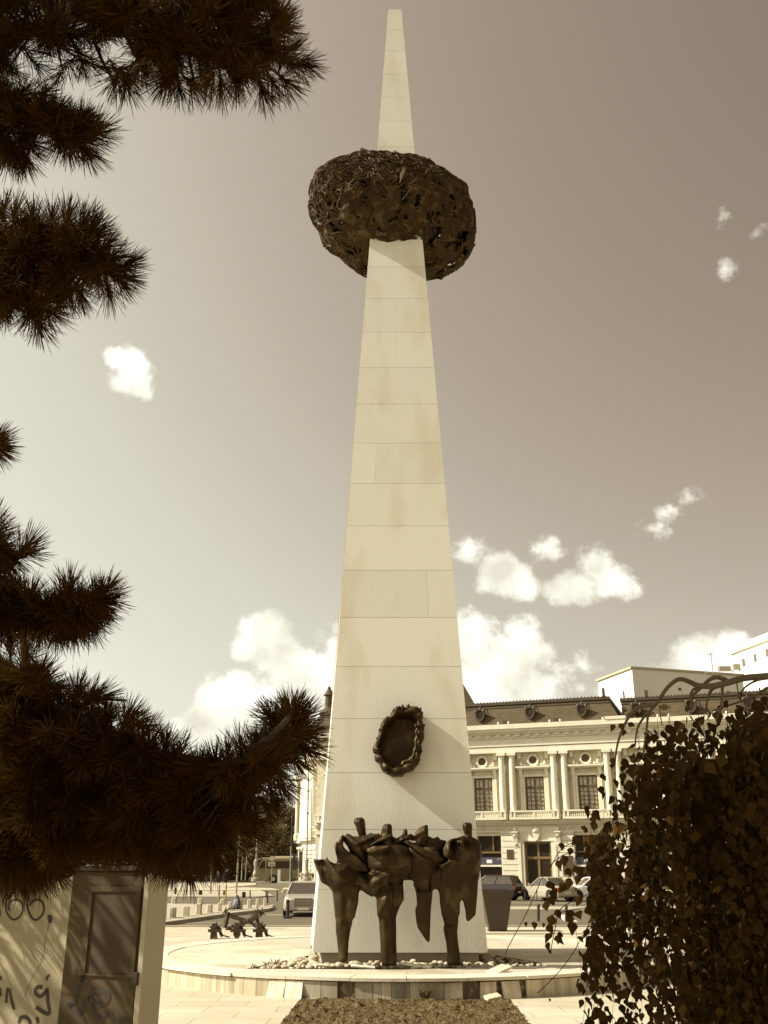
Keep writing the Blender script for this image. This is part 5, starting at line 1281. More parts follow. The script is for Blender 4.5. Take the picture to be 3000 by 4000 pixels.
# poles, lamp posts
def pole(px, yt, px2, yb, D, r, label, parts=(), name='pole', mat=None, cat='pole'):
    a_ = PY(px2, yb, D); c_ = PY(px, yt, D); t = thing(name, label, cat, (a_.x, D, max(0, a_.z)))
    b = MB(); b.tube([a_, c_], [r, r * .75], 7); b.build('shaft', mat or m_grey, t); return t, a_, c_
def ornate(px, yt, px2, yb, D, label, arms=True):
    t, a_, c_ = pole(px, yt, px2, yb, D, .10, label, name='lamp_post', cat='lamp post')
    b = MB(); b.lathe([(.50, a_.z), (.48, a_.z + .3), (.26, a_.z + .45), (.34, a_.z + .8), (.2, a_.z + 1.2), (.2, a_.z + 2.1), (.26, a_.z + 2.2), (.13, a_.z + 2.4)], (a_.x, a_.y, 0), 10)
    for k in (.35, .6, .8): q = a_ + (c_ - a_) * k; b.lathe([(.13, q.z - .1), (.19, q.z), (.13, q.z + .1)], (q.x, q.y, 0), 8)
    b.build('base', m_grey, t)
    if arms:
        for sx in (-1, 1):
            b = MB(); pts = [c_ + Vector((0, 0, -1.3)), c_ + Vector((sx * .5, 0, -.9)), c_ + Vector((sx * .9, 0, -1.2)), c_ + Vector((sx * 1.15, 0, -1.9))]; b.tube(pts, .06, 5); ar = b.build('arm', m_grey, t)
            b = MB(); q = pts[-1]; b.lathe([(.08, q.z + .1), (.3, q.z - .15), (.34, q.z - .35), (.15, q.z - .6)], (q.x, q.y, 0), 10); b.build('lamp', m_busroof, ar)
    return t
ornate(1013, 3100, 997, 3443, 118, 'tall ornate lamp post at the front end of the coach', False)
ornate(1206, 3005, 1196, 3443, 112, 'tall two armed ornate lamp post before the corner building')
pole(938, 3225, 922, 3502, 86, .085, 'pale pole rising left of the tall lamp post', name='pole')
pole(1217, 3080, 1214, 3442, 122, .06, 'thin pole right of the two armed lamp post')
pole(1142, 3170, 1137, 3480, 80, .07, 'dark slim pole above the traffic signal', mat=m_dark)
pole(947, 3346, 943, 3438, 110, .06, 'short thin post left of the lamp post before the parked cars'); pole(964, 3344, 958, 3440, 110, .05, 'short thin post with a narrow plate, right of a similar post')
pole(827, 3390, 822, 3500, 86, .09, 'pale post at the left end of the road before the trees'); pole(1040, 3350, 1038, 3445, 118, .05, 'thin post in front of the coach wheel')
# round sign and panel in front of coach
t, a_, c_ = pole(1064, 3352, 1060, 3448, 112, .05, 'round traffic sign above a small rectangular panel in front of the coach', name='road_sign', cat='sign')
m_signp = M('sign_face', (.40, .34, .22), (.34, .285, .18), 8, .6)
b = MB(); Mx = Matrix.Translation(PY(1062, 3353, 111.9)) @ Matrix.Rotation(R(90), 4, 'X'); b.lathe([(.27, -.03), (.27, .03)], (0, 0, 0), 20, Mx); b.build('sign_disc', m_signp, t)
b = MB(); p0, p1 = PY(1048, 3367, 111.8), PY(1075, 3384, 111.8); b.bevbox((p0.x, p0.y - .02, p1.z), (p1.x, p0.y + .02, p0.z), .008); pn = b.build('sign_panel', m_signp, t)
b = MB()
for q in (.35, .6): zz = p1.z + (p0.z - p1.z) * q; b.box((p0.x + .12, p0.y - .03, zz - .02), (p1.x - .1, p0.y - .021, zz + .02))
b.build('lettering_bar', m_dark, pn)
# traffic signal
t, a_, c_ = pole(1137, 3305, 1133, 3476, 78, .07, 'traffic signal pole with two dark signal heads left of the corner building', name='traffic_signal', cat='traffic light')
for (px, yt, yb, dx) in [(1147, 3335, 3365, 0), (1149, 3368, 3396, 0)]:
    b = MB(); q0, q1 = PY(px - 6, yt, 77.8), PY(px + 6, yb, 77.8); b.bevbox((q0.x, 77.7, q1.z), (q1.x, 77.95, q0.z), .03)
    for k in range(3): zz = q1.z + (q0.z - q1.z) * (k + .5) / 3; b.prism([(q1.x - .02, 77.7, zz + .08), (q1.x + .22, 77.65, zz + .05), (q1.x + .22, 77.65, zz - .02), (q1.x - .02, 77.7, zz - .05)], (0, .2, 0))
    b.build('signal_head', m_dark, t)
b = MB(); q = PY(1141, 3347, 77.6); Mx = Matrix.Translation(q) @ Matrix.Rotation(R(90), 4, 'X'); b.lathe([(.09, -.02), (.09, .02)], (0, 0, 0), 12, Mx); b.build('signal_plate', m_signw, t)
b = MB(); q0, q1 = PY(1131, 3430, 79), PY(1152, 3477, 79); b.bevbox((q0.x, 78.9, 0), (q1.x, 79.4, q0.z), .04); tag(b.build('utility_box', m_dark), 'dark utility box at the foot of the traffic signal pole', 'box')
b = MB(); q0, q1 = PY(1085, 3397, 115), PY(1094, 3450, 115); b.box((q0.x, 115, q1.z), (q1.x, 115.15, q0.z)); q2 = PY(1134, 3451, 115); b.box((q1.x + .003, 115, max(0, q1.z)), (q2.x, 115.15, q1.z + .2)); tag(b.build('white_barrier', m_signw), 'white L shaped barrier frame in front of the rear of the coach', 'barrier')
# people in front of the corner building
m_cloth = M('pale_clothes', (.50, .44, .30), (.42, .36, .24), 6, .9); m_cloth2 = M('dark_clothes', (.11, .075, .04), (.08, .055, .03), 6, .9); m_skin = M('skin', (.36, .25, .14), (.33, .22, .12), 6, .6); m_hair = M('hair', (.06, .035, .015), None, 20, .8)
def person(px, D, h, label, up, low, walk=.18, rz=0):
    g = PY(px, 3442, D); base = Vector((g.x, D, 0)); t = thing('person', label, 'person', base, rz); s = h / 1.75
    def P(x, y, z): return Vector((x * s, y * s, z * s))
    verts = [((0, 0, .95), .135), ((0, 0, 1.15), .125), ((0, 0, 1.36), .15), ((0, 0, 1.50), .062), ((0, 0, 1.58), .075), ((0, 0, 1.66), .095), ((0, 0, 1.74), .06), ((-.19, 0, 1.42), .06), ((-.25, .03, 1.15), .045), ((-.26, -.06, .9), .035), ((-.26, -.09, .80), .03), ((.19, 0, 1.42), .06), ((.25, -.03, 1.15), .045), ((.26, .04, .9), .035), ((.26, .06, .80), .03), ((-.10, 0, .86), .10), ((-.11, -walk * .5, .48), .068), ((-.11, -walk * .4, .09), .045), ((-.11, -walk * .4 - .14, .04), .035), ((.10, 0, .86), .10), ((.11, walk * .4, .48), .068), ((.11, walk, .09), .045), ((.11, walk - .13, .04), .035)]
    ed = [(0,1),(1,2),(2,3),(3,4),(4,5),(5,6),(2,7),(7,8),(8,9),(9,10),(2,11),(11,12),(12,13),(13,14),(0,15),(15,16),(16,17),(17,18),(0,19),(19,20),(20,21),(21,22)]
    me = bpy.data.meshes.new('body'); me.from_pydata([tuple(P(*v)) for v, r in verts], ed, []); o = bpy.data.objects.new('body', me); COL.objects.link(o)
    mo = o.modifiers.new('skin', 'SKIN')
    for i, (v, r) in enumerate(verts): me.skin_vertices[0].data[i].radius = (r * s, r * s * .85)
    me.skin_vertices[0].data[0].use_root = True
    sb_ = o.modifiers.new('sub', 'SUBSURF'); sb_.levels = 2; sb_.render_levels = 2
    me.materials.append(m_skin); o.parent = t
    b = MB(); b.loft([[P(.155 * k * math.cos(a), .11 * k * math.sin(a), z) for a in [2 * math.pi * j / 12 for j in range(12)]] for z, k in ((.90, 1.08), (1.1, .98), (1.35, 1.22), (1.46, .9))]); 
    b.tube([P(-.18, 0, 1.43), P(-.255, .03, 1.15)], [.075 * s, .06 * s], 8); b.tube([P(.18, 0, 1.43), P(.255, -.03, 1.15)], [.075 * s, .06 * s], 8); b.build('shirt', up, t, smooth=True, local=True)
    b = MB(); b.tube([P(-.09, 0, .97), P(-.11, -walk * .5, .48), P(-.11, -walk * .4, .10)], [.115 * s, .085 * s, .06 * s], 9); b.tube([P(.09, 0, .97), P(.11, walk * .4, .48), P(.11, walk, .10)], [.115 * s, .085 * s, .06 * s], 9); b.build('trousers', low, t, smooth=True, local=True)
    b = MB(); b.rock(P(0, .02, 1.70), (.10 * s, .10 * s, .085 * s), 2, 1); b.build('hair', m_hair, t, smooth=True, local=True)
    return t
person(1177, 139, 1.74, 'person in pale clothes walking past the corner building', m_cloth, m_cloth)
person(1211, 141, 1.68, 'person in dark top right of the person in pale clothes', m_cloth2, m_cloth2)
person(1221, 143, 1.62, 'person in dark clothes nearest the obelisk edge', m_cloth2, m_cloth)

# planter
p = G(1951, 3641); D = p.y; r = D / 1.09 / FPX; zt_ = PY(1950, 3476, D).z
pt_ = thing('tapered_planter', 'large dark square planter narrowing to its foot right of the obelisk', 'planter', (p.x, D + .5, 0))
b = MB(); wb_ = 34 * r; wt_ = 60 * r * 1.0
def sq(w, z, c=(p.x, D + .62)): return [(c[0] - w, c[1] - w, z), (c[0] + w, c[1] - w, z), (c[0] + w, c[1] + w, z), (c[0] - w, c[1] + w, z)]
b.loft([sq(wb_, .03), sq(wt_, zt_ - .05), sq(wt_ * 1.02, zt_ - .049), sq(wt_ * 1.02, zt_), sq(wt_ * .93, zt_), sq(wt_ * .9, zt_ - .15)]); b.build('tub', M('planter_metal', (.050, .030, .014), (.040, .024, .011), 2, .6, .2, 12), pt_)
b = MB(); b.prism(sq(wb_ * 1.08, 0), (0, 0, .028)); b.build('foot', m_dark, pt_)
b = MB(); b.prism(sq(wt_ * .9, zt_ - .15), (0, 0, .05)); b.build('earth', m_soil, pt_)
# strip of plain paving at the planter, dark rail
b = MB(); b.box((3.2, 34.2, .004), (9.0, 34.4, .03)); structure(b.build('paving_joint', m_side))

# ---- dark crossed timber barricade and its three knots
m_tim = M('charred_timber', (.060, .035, .015), (.038, .022, .009), 5, .9, .6, 14, c3=(.13, .09, .045), s3=6)
D = 37.4
def Q(x, y, d=0): return PY(600 + x * .3617, 3400 + y * .3617, D + d)
bar = thing('crossed_timber_barricade', 'dark crossed timber beams on two uprights bound with spiky wire', 'barricade', Vector((Q(930, 620).x, D, 0)))
for pts, w in (([Q(770, 622), Q(805, 450)], .085), ([Q(790, 480), Q(1000, 545), Q(1060, 560)], .07), ([Q(790, 640, -1.0), Q(960, 570, -.4), Q(1130, 500)], .08), ([Q(1110, 500), Q(1130, 590), Q(1140, 640)], .07), ([Q(1040, 545, .2), Q(1100, 605, .6)], .06)):
    b = MB(); b.tube(pts, w, 4); b.build('beam', m_tim, bar)
random.seed(8); b = MB()
for (x, y) in ((770, 440), (1140, 450), (1170, 470), (1100, 480)):
    for k in range(9):
        c = Q(x, y); d = Vector((random.gauss(0, 1), random.gauss(0, .6), random.gauss(.2, 1))).normalized(); b.tube([c, c + d * random.uniform(.12, .32)], [.035, .008], 4)
for k in range(3): b.tube([Q(1140 + 22 * math.cos(t), 460 + 26 * math.sin(t)) for t in [k + j * .8 for j in range(7)]], .02, 4)
b.build('wire', m_tim, bar)
D = 31.2
for (xc, lb_, ww) in [(650, 'small spiky charred timber cross, left of three before the barricade', 1.0), (900, 'small spiky charred timber cross, middle of three before the barricade', 1.15), (1140, 'small spiky charred timber cross, right of three before the barricade', 1.1)]:
    D = G(600 + xc * .3617, 3400 + 738 * .3617).y
    t = thing('timber_cross', lb_, 'cross', Vector((Q(xc, 738).x, D, 0)), 0, 'charred timber crosses')
    b = MB(); b.loft([[Q(xc + dx, y, dd) for dx, dd in ((-w, -.12), (w, -.12), (w, .12), (-w, .12))] for y, w in ((738, 42 if xc != 900 else 18), (690, 36 * ww), (640, 34), (600, 26), (575, 12))]); b.build('post', m_tim, t)
    b = MB(); b.loft([[Q(xc + x, 650 + dy, dd) for dy, dd in ((-16, -.14), (16, -.14), (18, .12), (-16, .12))] for x in (-62 * ww, -20, 40, 85 * ww)]); b.tube([Q(xc + 40, 600), Q(xc + 85, 700), Q(xc + 95, 712)], .05, 5); b.tube([Q(xc + 90, 700), Q(xc + 170, 722)], .02, 4); b.build('arm', m_tim, t)
    b = MB()
    for k in range(10):
        c = Q(xc + random.uniform(-25, 40), random.uniform(590, 650)); d = Vector((random.gauss(0, 1), random.gauss(0, .6), abs(random.gauss(.4, 1)))).normalized(); b.tube([c, c + d * random.uniform(.12, .30)], [.04, .006], 4)
    b.tube([Q(xc + 28, 600), Q(xc + 32, 548)], [.05, .01], 5); b.build('spike', m_tim, t)
# ================================================================== CABINET AND GRAFFITI WALL, LEFT FOREGROUND
m_cab = M('cabinet_shaded_concrete', (.115, .082, .044), (.09, .064, .034), 1.2, .9, .06, 30, c3=(.08, .056, .029), s3=3, spec=.15)  # front colour darkened to carry the shade of the pine boughs
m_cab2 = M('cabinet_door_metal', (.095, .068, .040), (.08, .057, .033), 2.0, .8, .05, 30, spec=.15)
m_spray = M('spray_paint', (.035, .022, .012), (.05, .03, .015), 9, .7)
TURN = R(21)
cq = PY(568, 3700, 6.1); C0 = Vector((cq.x, cq.y, 0)); cR = Vector((math.cos(TURN), -math.sin(TURN), 0)); cN = Vector((-math.sin(TURN), -math.cos(TURN), 0))
def CW(x, y, off=0.0):
    """photo pixel -> (s, z) on the cabinet's front, set off metres out of it"""
    A = C0 + cN * off; r = ray(x, y); t = A.dot(cN) / (r.x * cN.x + r.y * cN.y); q = Vector((0, 0, EYE)) + r * t
    return (q - A).dot(cR), q.z
zt = CW(420, 3403)[1]
Mc = Matrix(((cR.x, -cN.x, 0, C0.x), (cR.y, -cN.y, 0, C0.y), (0, 0, 1, 0), (0, 0, 0, 1)))      # local x along the front, y into the wall
cabt = thing('utility_cabinet', 'large concrete utility cabinet with inset door and scrawled graffiti at the lower left', 'cabinet', C0 + cR * -.5, -TURN)
sL = CW(253, 3700)[0]
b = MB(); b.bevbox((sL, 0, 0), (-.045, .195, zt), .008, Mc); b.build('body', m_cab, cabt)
b = MB(); b.bevbox((-.043, -.006, 0), (.0, .20, zt + .002), .006, Mc); b.build('lit_side', M('cabinet_lit_side', (.56, .49, .34), (.49, .42, .28), 2, .85, .1, 30), cabt)  # side strip coloured pale to stand for the open sky light on it
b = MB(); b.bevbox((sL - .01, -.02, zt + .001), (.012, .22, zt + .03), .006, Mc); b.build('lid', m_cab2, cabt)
x0, x1, z0, z1 = CW(340, 3600)[0], CW(545, 3600)[0], CW(400, 3812)[1], CW(400, 3462)[1]
b = MB(); b.box((x0, -.014, z0), (x0 + .03, -.001, z1), Mc); b.box((x1 - .03, -.014, z0), (x1, -.001, z1), Mc); b.box((x0 + .03, -.014, z1 - .03), (x1 - .03, -.001, z1), Mc); b.box((x0 + .03, -.012, z0), (x1 - .03, -.001, z0 + .012), Mc)
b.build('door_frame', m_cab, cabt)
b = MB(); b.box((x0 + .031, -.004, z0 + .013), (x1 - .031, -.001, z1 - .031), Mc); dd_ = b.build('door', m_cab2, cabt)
b = MB(); s_, z_ = CW(323, 3815); b.lathe([(.022, -.02), (.022, .0)], (0, 0, 0), 12, Mc @ Matrix.Translation((s_, 0, z_)) @ Matrix.Rotation(R(90), 4, 'X') @ Matrix.Scale(1.5, 4, (0, 1, 0))); b.build('lock', m_spray, dd_)
b = MB(); s_, z_ = CW(533, 3823); b.bevbox((s_ - .02, -.02, z_ - .035), (s_ + .02, -.001, z_ + .035), .004, Mc); b.build('hinge', m_spray, dd_)
SETB = -.05
wt = thing('graffiti_wall', 'pale concrete wall with spray painted 06 left of the utility cabinet', 'wall', C0 + cR * -1.6, -TURN)
b = MB(); b.box((-4.2, -SETB, 0), (sL - .002, .30, zt - .05), Mc); b.build('wall', M('pale_concrete', (.40, .33, .20), (.33, .27, .16), 1.0, .85, .08, 30, c3=(.34, .285, .18), s3=4), wt)
WD = SETB; CD = 0.0
def stroke(pts, w, D_, parent, name='graffiti', soft=None):
    """painted stroke: ribbon lying 3 mm proud of the wall; pts in photo px"""
    b = MB(); P = [Vector((*CW(x, y, D_ + .003), 0)) for x, y in pts]; n = len(P)
    P = [Vector((p.x, -D_ - .003, p.y)) for p in P]
    for i in range(n - 1):
        d0 = (P[i + 1] - P[max(i - 1, 0)]); d1 = (P[min(i + 2, n - 1)] - P[i])
        n0 = Vector((d0.z, 0, -d0.x)).normalized() * w; n1 = Vector((d1.z, 0, -d1.x)).normalized() * w
        b.face([Mc @ q for q in (P[i] + n0, P[i + 1] + n1, P[i + 1] - n1, P[i] - n0)])
    return b.build(name, m_spray, parent, recalc=False)
def smooth(pts, k=6):
    o = []; n = len(pts)
    for i in range(n - 1):
        p0, p1, p2, p3 = pts[max(i - 1, 0)], pts[i], pts[i + 1], pts[min(i + 2, n - 1)]
        for j in range(k):
            t = j / k; o.append(tuple(.5 * (2 * p1[a] + (p2[a] - p0[a]) * t + (2 * p0[a] - 5 * p1[a] + 4 * p2[a] - p3[a]) * t * t + (-p0[a] + 3 * p1[a] - 3 * p2[a] + p3[a]) * t ** 3) for a in (0, 1)))
    return o + [pts[-1]]
def z4(L_): return [(x / 2.37, 3200 + y / 2.37) for x, y in L_]
stroke(smooth(z4([(95, 850), (75, 810), (90, 765), (130, 745), (180, 755), (210, 800), (200, 870), (160, 920), (110, 925), (65, 870), (50, 800), (60, 740), (80, 700)])), .006, WD, wt)
stroke(smooth(z4([(320, 600), (285, 640), (262, 720), (252, 800), (270, 870), (300, 920), (340, 930), (385, 890), (405, 830), (390, 770), (350, 745), (300, 760), (270, 800)])), .0068, WD, wt)
stroke(smooth(z4([(-30, 700), (-10, 800), (0, 900)])), .006, WD, wt)
stroke(smooth(z4([(440, 900), (470, 905), (462, 950), (450, 915)])), .009, WD, wt)
stroke(smooth(z4([(455, 940), (440, 1020), (415, 1130), (405, 1230), (370, 1340), (310, 1440), (265, 1540), (235, 1600), (235, 1650)])), .0014, WD, wt, 'cable')
stroke(smooth(z4([(455, 1440), (430, 1470), (435, 1490)])), .007, WD, wt)
stroke(smooth(z4([(70, 1560), (60, 1620), (55, 1700)])), .009, WD, wt); stroke(smooth(z4([(85, 1570), (110, 1700), (130, 1760)])), .009, WD, wt)
stroke(smooth(z4([(390, 1555), (345, 1555), (325, 1600), (370, 1640), (420, 1600), (435, 1580), (440, 1680), (455, 1780), (430, 1800), (330, 1740)])), .011, WD, wt)
stroke(smooth(z4([(0, 1450), (5, 1490)])), .007, WD, wt); stroke(smooth(z4([(0, 1560), (5, 1640)])), .007, WD, wt)
stroke(smooth(z4([(170, 1890), (190, 1840), (230, 1830), (270, 1860), (275, 1900)])), .010, WD, wt); stroke(smooth(z4([(340, 1830), (350, 1890)])), .010, WD, wt)
stroke(smooth(z4([(735, 1530), (715, 1600), (690, 1690), (650, 1730), (620, 1710)])), .014, CD, cabt); stroke(smooth(z4([(640, 1700), (700, 1760), (740, 1800), (760, 1740), (810, 1650), (860, 1600), (940, 1590), (1000, 1630), (980, 1690), (900, 1720), (850, 1690), (830, 1640)])), .016, CD, cabt)
stroke(smooth(z4([(860, 1700), (870, 1780), (920, 1850)])), .012, CD, cabt)
stroke(smooth(z4([(940, 1860), (990, 1800), (1020, 1780), (1050, 1840), (1090, 1870), (1140, 1840), (1180, 1880), (1230, 1900)])), .009, CD, cabt)

# ================================================================== PINE, LEFT FOREGROUND
m_needle = M('pine_needles', (.066, .027, .004), (.044, .018, .0025), 2, .8, tint=1.0, spec=.06, trans=(.13, .085, .014, .14))
m_pbark = M('pine_bark', (.055, .032, .014), (.035, .02, .009), 8, .95, .6, 25)
pine = thing('pine_tree', 'dark long needled pine whose boughs fill the left side of the picture', 'tree', (-5.2, 4.6, 0))
TR = [Vector((-5.2, 4.6, 0)), Vector((-5.1, 4.6, 2)), Vector((-5.0, 4.7, 4.5)), Vector((-4.9, 4.8, 7.5)), Vector((-4.8, 4.8, 10))]
b = MB(); b.tube(TR, [.24, .21, .17, .11, .03], 12); b.build('trunk', m_pbark, pine)
NL = .150
def needles(mb, base, dirv, L_=NL, n=90, shoot=.09, spread=1.05, w=.00135, tint=1.0, col=1.0):
    d = dirv.normalized(); x, y = ortho(d)
    for _ in range(n):
        k = random.random(); a = random.uniform(0, 6.2832)
        th = spread * (1.1 - .62 * k) * random.uniform(.15, 1.2)
        nd_ = (d * math.cos(th) + (x * math.cos(a) + y * math.sin(a)) * math.sin(th)).normalized()
        nd_.z -= .04; p = base + d * (shoot * k); q = p + nd_ * L_ * random.uniform(.75, 1.1)
        s = nd_.cross(Vector((random.gauss(0, 1), random.gauss(0, 1), random.gauss(0, 1)))).normalized() * w
        s2 = nd_.cross(s).normalized() * w * .8
        mb.tint = col * random.uniform(.7, 1.35)
        m = p + (q - p) * .82 + Vector((0, 0, -.002))
        n0 = len(mb.v); mb.v += [p - s, p + s, m + s, q, m - s, p + s2 * 1.6, m + s2 * 1.6]
        mb.f += [(n0, n0 + 1, n0 + 2, n0 + 4), (n0 + 4, n0 + 2, n0 + 3), (n0, n0 + 5, n0 + 6, n0 + 4)]; mb.t += [mb.tint] * 3
def inpoly2(x, y, P):
    c = False
    for i in range(len(P)):
        (x1, y1), (x2, y2) = P[i], P[i - 1]
        if (y1 > y) != (y2 > y) and x < (x2 - x1) * (y - y1) / (y2 - y1) + x1: c = not c
    return c
def bough(spine, tips, poly, nfill, t0, t1, seed, thick=.03, gaps=(), fn=85):
    """spine: px path with distances; tips: shoots on the outline (px, py, dx, dy); poly: px region filled with inner shoots"""
    random.seed(seed); wood = MB(); nd = MB()
    S = [PT(x, y, t) for x, y, t in spine]
    wood.tube([TR[2] * .0 + S[0]] + S[1:], [thick * (1 - .75 * i / (len(S) - 1)) for i in range(len(S))], 7)
    def nearest(p):
        best = None; bd = 1e9
        for i in range(len(S) - 1):
            a, c = S[i], S[i + 1]; ab = c - a; t = max(0, min(1, (p - a).dot(ab) / ab.length_squared)); q = a + ab * t
            q = q - ab.normalized() * min((p - q).length * .6, .25)
            if (p - q).length < bd: bd = (p - q).length; best = q
        return best
    for (x, y, dx, dy) in tips:
        k_ = random.uniform(-10, 42); x += dx * k_; y += dy * k_
        t = random.uniform(t0, t0 + (t1 - t0) * .5); p = PT(x, y, t); q = PT(x + dx * 50, y + dy * 50, t + random.uniform(-.03, .03)); d = (q - p)
        needles(nd, p - d.normalized() * .075, d, n=78, spread=1.15, col=1.1, shoot=.05, w=.0013)
        s = nearest(p); wood.tube([s, s + (p - s) * .5 + Vector((0, 0, -.02)), p, p + d.normalized() * .04], [.012, .008, .006, .004], 5)
    k = 0; tr_ = 0; edgep = [(poly[i][0] + (poly[i - 1][0] - poly[i][0]) * q / 6, poly[i][1] + (poly[i - 1][1] - poly[i][1]) * q / 6) for i in range(len(poly)) for q in range(6)]
    edgep = [e for e in edgep if e[0] > 5 and e[1] > 5 and (e[1] < 3300)]; erode = seed in (1, 2, 3)
    xs = [q[0] for q in poly]; ys = [q[1] for q in poly]
    nfill = int(nfill * 1.12)
    while k < nfill and tr_ < nfill * 30:
        tr_ += 1; x = random.uniform(min(xs), max(xs)); y = random.uniform(min(ys), max(ys))
        if not inpoly2(x, y, poly): continue
        if any((x - g[0]) ** 2 + (y - g[1]) ** 2 < g[2] ** 2 for g in gaps) and random.random() < .86: continue
        if noise.noise(Vector((x * .011, y * .011, seed))) < (-.16 if erode else -.9) and random.random() < .8: continue
        edge = min(math.hypot(x - ex, y - ey) for ex, ey in edgep) if edgep else 999
        if edge < 55 and random.random() < .62: continue
        t = random.uniform(t0, t1); p = PT(x, y, t); s = nearest(p); d = (p - s) + Vector((random.gauss(0, .12), random.gauss(0, .12), random.gauss(0, .12)))
        if d.length < .05: d = Vector((.3, random.gauss(0, .2), random.gauss(0, .2)))
        needles(nd, p - d.normalized() * .09, d, L_=.122, n=int(fn * .85), spread=1.3, shoot=.12)
        wood.tube([s, p], [.008, .004], 4); k += 1
    bo = wood.build('branch', m_pbark, pine); nd.build('needles', m_needle, bo, recalc=False)
    return bo
bough([(-700, 250, 5.2), (-200, 120, 4.9), (300, 130, 4.7), (800, 130, 4.6), (1080, 160, 4.5)],
      [(1100, 60, .7, -.6), (1110, 110, .9, -.1), (1150, 255, .95, .1), (1130, 200, .8, -.5), (1120, 320, .8, .5), (1020, 335, .3, .9), (1080, 340, .6, .8), (930, 300, -.2, 1), (865, 350, .1, 1), (820, 310, -.5, .9), (700, 340, .2, .9), (640, 330, -.5, .8), (670, 300, -.2, .9), (500, 345, .3, .9), (520, 300, .9, .5), (745, 320, .6, .8), (450, 330, -.2, .9), (1090, 40, .5, -.9), (1170, 240, .9, .3), (560, 260, .3, .9)],
      [(-80, -80), (1090, -80), (1110, 40), (1100, 130), (1120, 230), (1080, 320), (980, 300), (900, 270), (700, 310), (560, 270), (450, 290), (250, 330), (100, 330), (-80, 330)], 400, 4.25, 5.3, 1, .035,
      gaps=[(110, 170, 60), (250, 250, 90), (60, 260, 60), (330, 200, 60), (430, 200, 50), (545, 85, 22), (690, 180, 35), (480, 120, 50), (200, 60, 30), (300, 110, 35), (160, 300, 50), (880, 95, 18), (1000, 285, 20), (30, 50, 50)])
bough([(-600, 450, 5.2), (-150, 420, 4.9), (100, 470, 4.7), (300, 520, 4.6)],
      [(345, 500, .9, -.4), (350, 540, .95, .1), (330, 580, .7, .7), (270, 580, .1, 1), (230, 560, -.5, .9), (380, 520, .8, -.1), (90, 590, .2, 1), (40, 610, -.1, 1), (120, 560, .8, .6), (10, 600, -.5, .8), (70, 620, .3, .95), (310, 470, .7, -.7)],
      [(-80, 350), (200, 350), (330, 430), (350, 500), (320, 560), (230, 570), (150, 500), (60, 590), (-80, 560)], 110, 4.25, 5.0, 2, .03, gaps=[(110, 440, 45), (60, 520, 40), (170, 530, 35), (20, 470, 35), (140, 390, 30)])
bough([(-600, 1050, 5.2), (-150, 1020, 4.9), (150, 1000, 4.7), (380, 1040, 4.6), (460, 1060, 4.5)],
      [(390, 900, .8, -.6), (360, 880, .4, -.9), (430, 950, .8, -.5), (480, 1040, .9, -.4), (500, 1080, 1, .1), (480, 1110, .7, .7), (420, 1110, .2, 1), (380, 1080, -.2, 1), (260, 860, .3, -.95), (200, 850, .1, -1), (130, 840, -.1, -1), (60, 820, .2, -1), (10, 810, 0, -1), (260, 1130, .5, .9), (220, 1150, .3, .9), (180, 1210, .8, .4), (150, 1260, .3, 1), (110, 1250, -.3, 1), (170, 1180, .9, -.1), (310, 1130, .4, .9), (320, 880, .5, -.9), (30, 1220, 0, 1), (450, 1010, .9, -.3)],
      [(-80, 850), (150, 880), (330, 910), (400, 980), (480, 1050), (470, 1100), (330, 1080), (260, 1110), (180, 1180), (140, 1240), (-80, 1220)], 210, 4.25, 5.1, 3, .032, gaps=[(190, 920, 22), (250, 960, 25), (130, 1030, 25), (300, 1010, 20), (330, 1070, 25), (60, 960, 15)])
bough([(-500, 1760, 5.0), (-200, 1740, 4.7), (-30, 1740, 4.5)], [(-5, 1735, 1, -.1), (-15, 1700, .6, -.8), (-15, 1760, .7, .7), (0, 1745, .95, .2)], [(-120, 1690), (-30, 1700), (-30, 1780), (-120, 1790)], 8, 4.3, 4.6, 4, .02)
bough([(-500, 2120, 5.0), (-200, 2150, 4.7), (0, 2180, 4.5), (110, 2158, 4.3)],
      [(100, 2160, .95, -.15), (90, 2150, .6, -.7), (50, 2185, .5, .6), (-10, 2080, .8, -.5), (-30, 2050, .5, -.8), (20, 2200, .3, .8), (-10, 2140, .8, -.3)],
      [(-80, 2080), (0, 2130), (60, 2170), (0, 2230), (-80, 2240)], 24, 4.2, 4.7, 5, .022)
bough([(-600, 2420, 5.2), (-200, 2400, 4.9), (100, 2390, 4.6), (350, 2350, 4.3)],
      [(400, 2320, .8, -.7), (410, 2345, .95, -.2), (390, 2330, .4, -.9), (395, 2390, .8, .6), (350, 2430, .4, .9), (290, 2440, -.1, 1), (250, 2330, .1, -1), (270, 2310, .3, -.95), (210, 2340, -.2, -1), (120, 2320, .2, -.95), (90, 2330, -.3, -.9), (220, 2460, .2, 1), (160, 2450, -.1, 1), (80, 2450, .2, 1), (370, 2330, .1, -1), (20, 2300, .3, -.9), (20, 2440, 0, 1), (310, 2330, .2, -1)],
      [(-80, 2290), (60, 2330), (200, 2360), (360, 2340), (400, 2360), (370, 2420), (270, 2440), (100, 2430), (-80, 2450)], 150, 4.15, 4.8, 6, .03, fn=100)
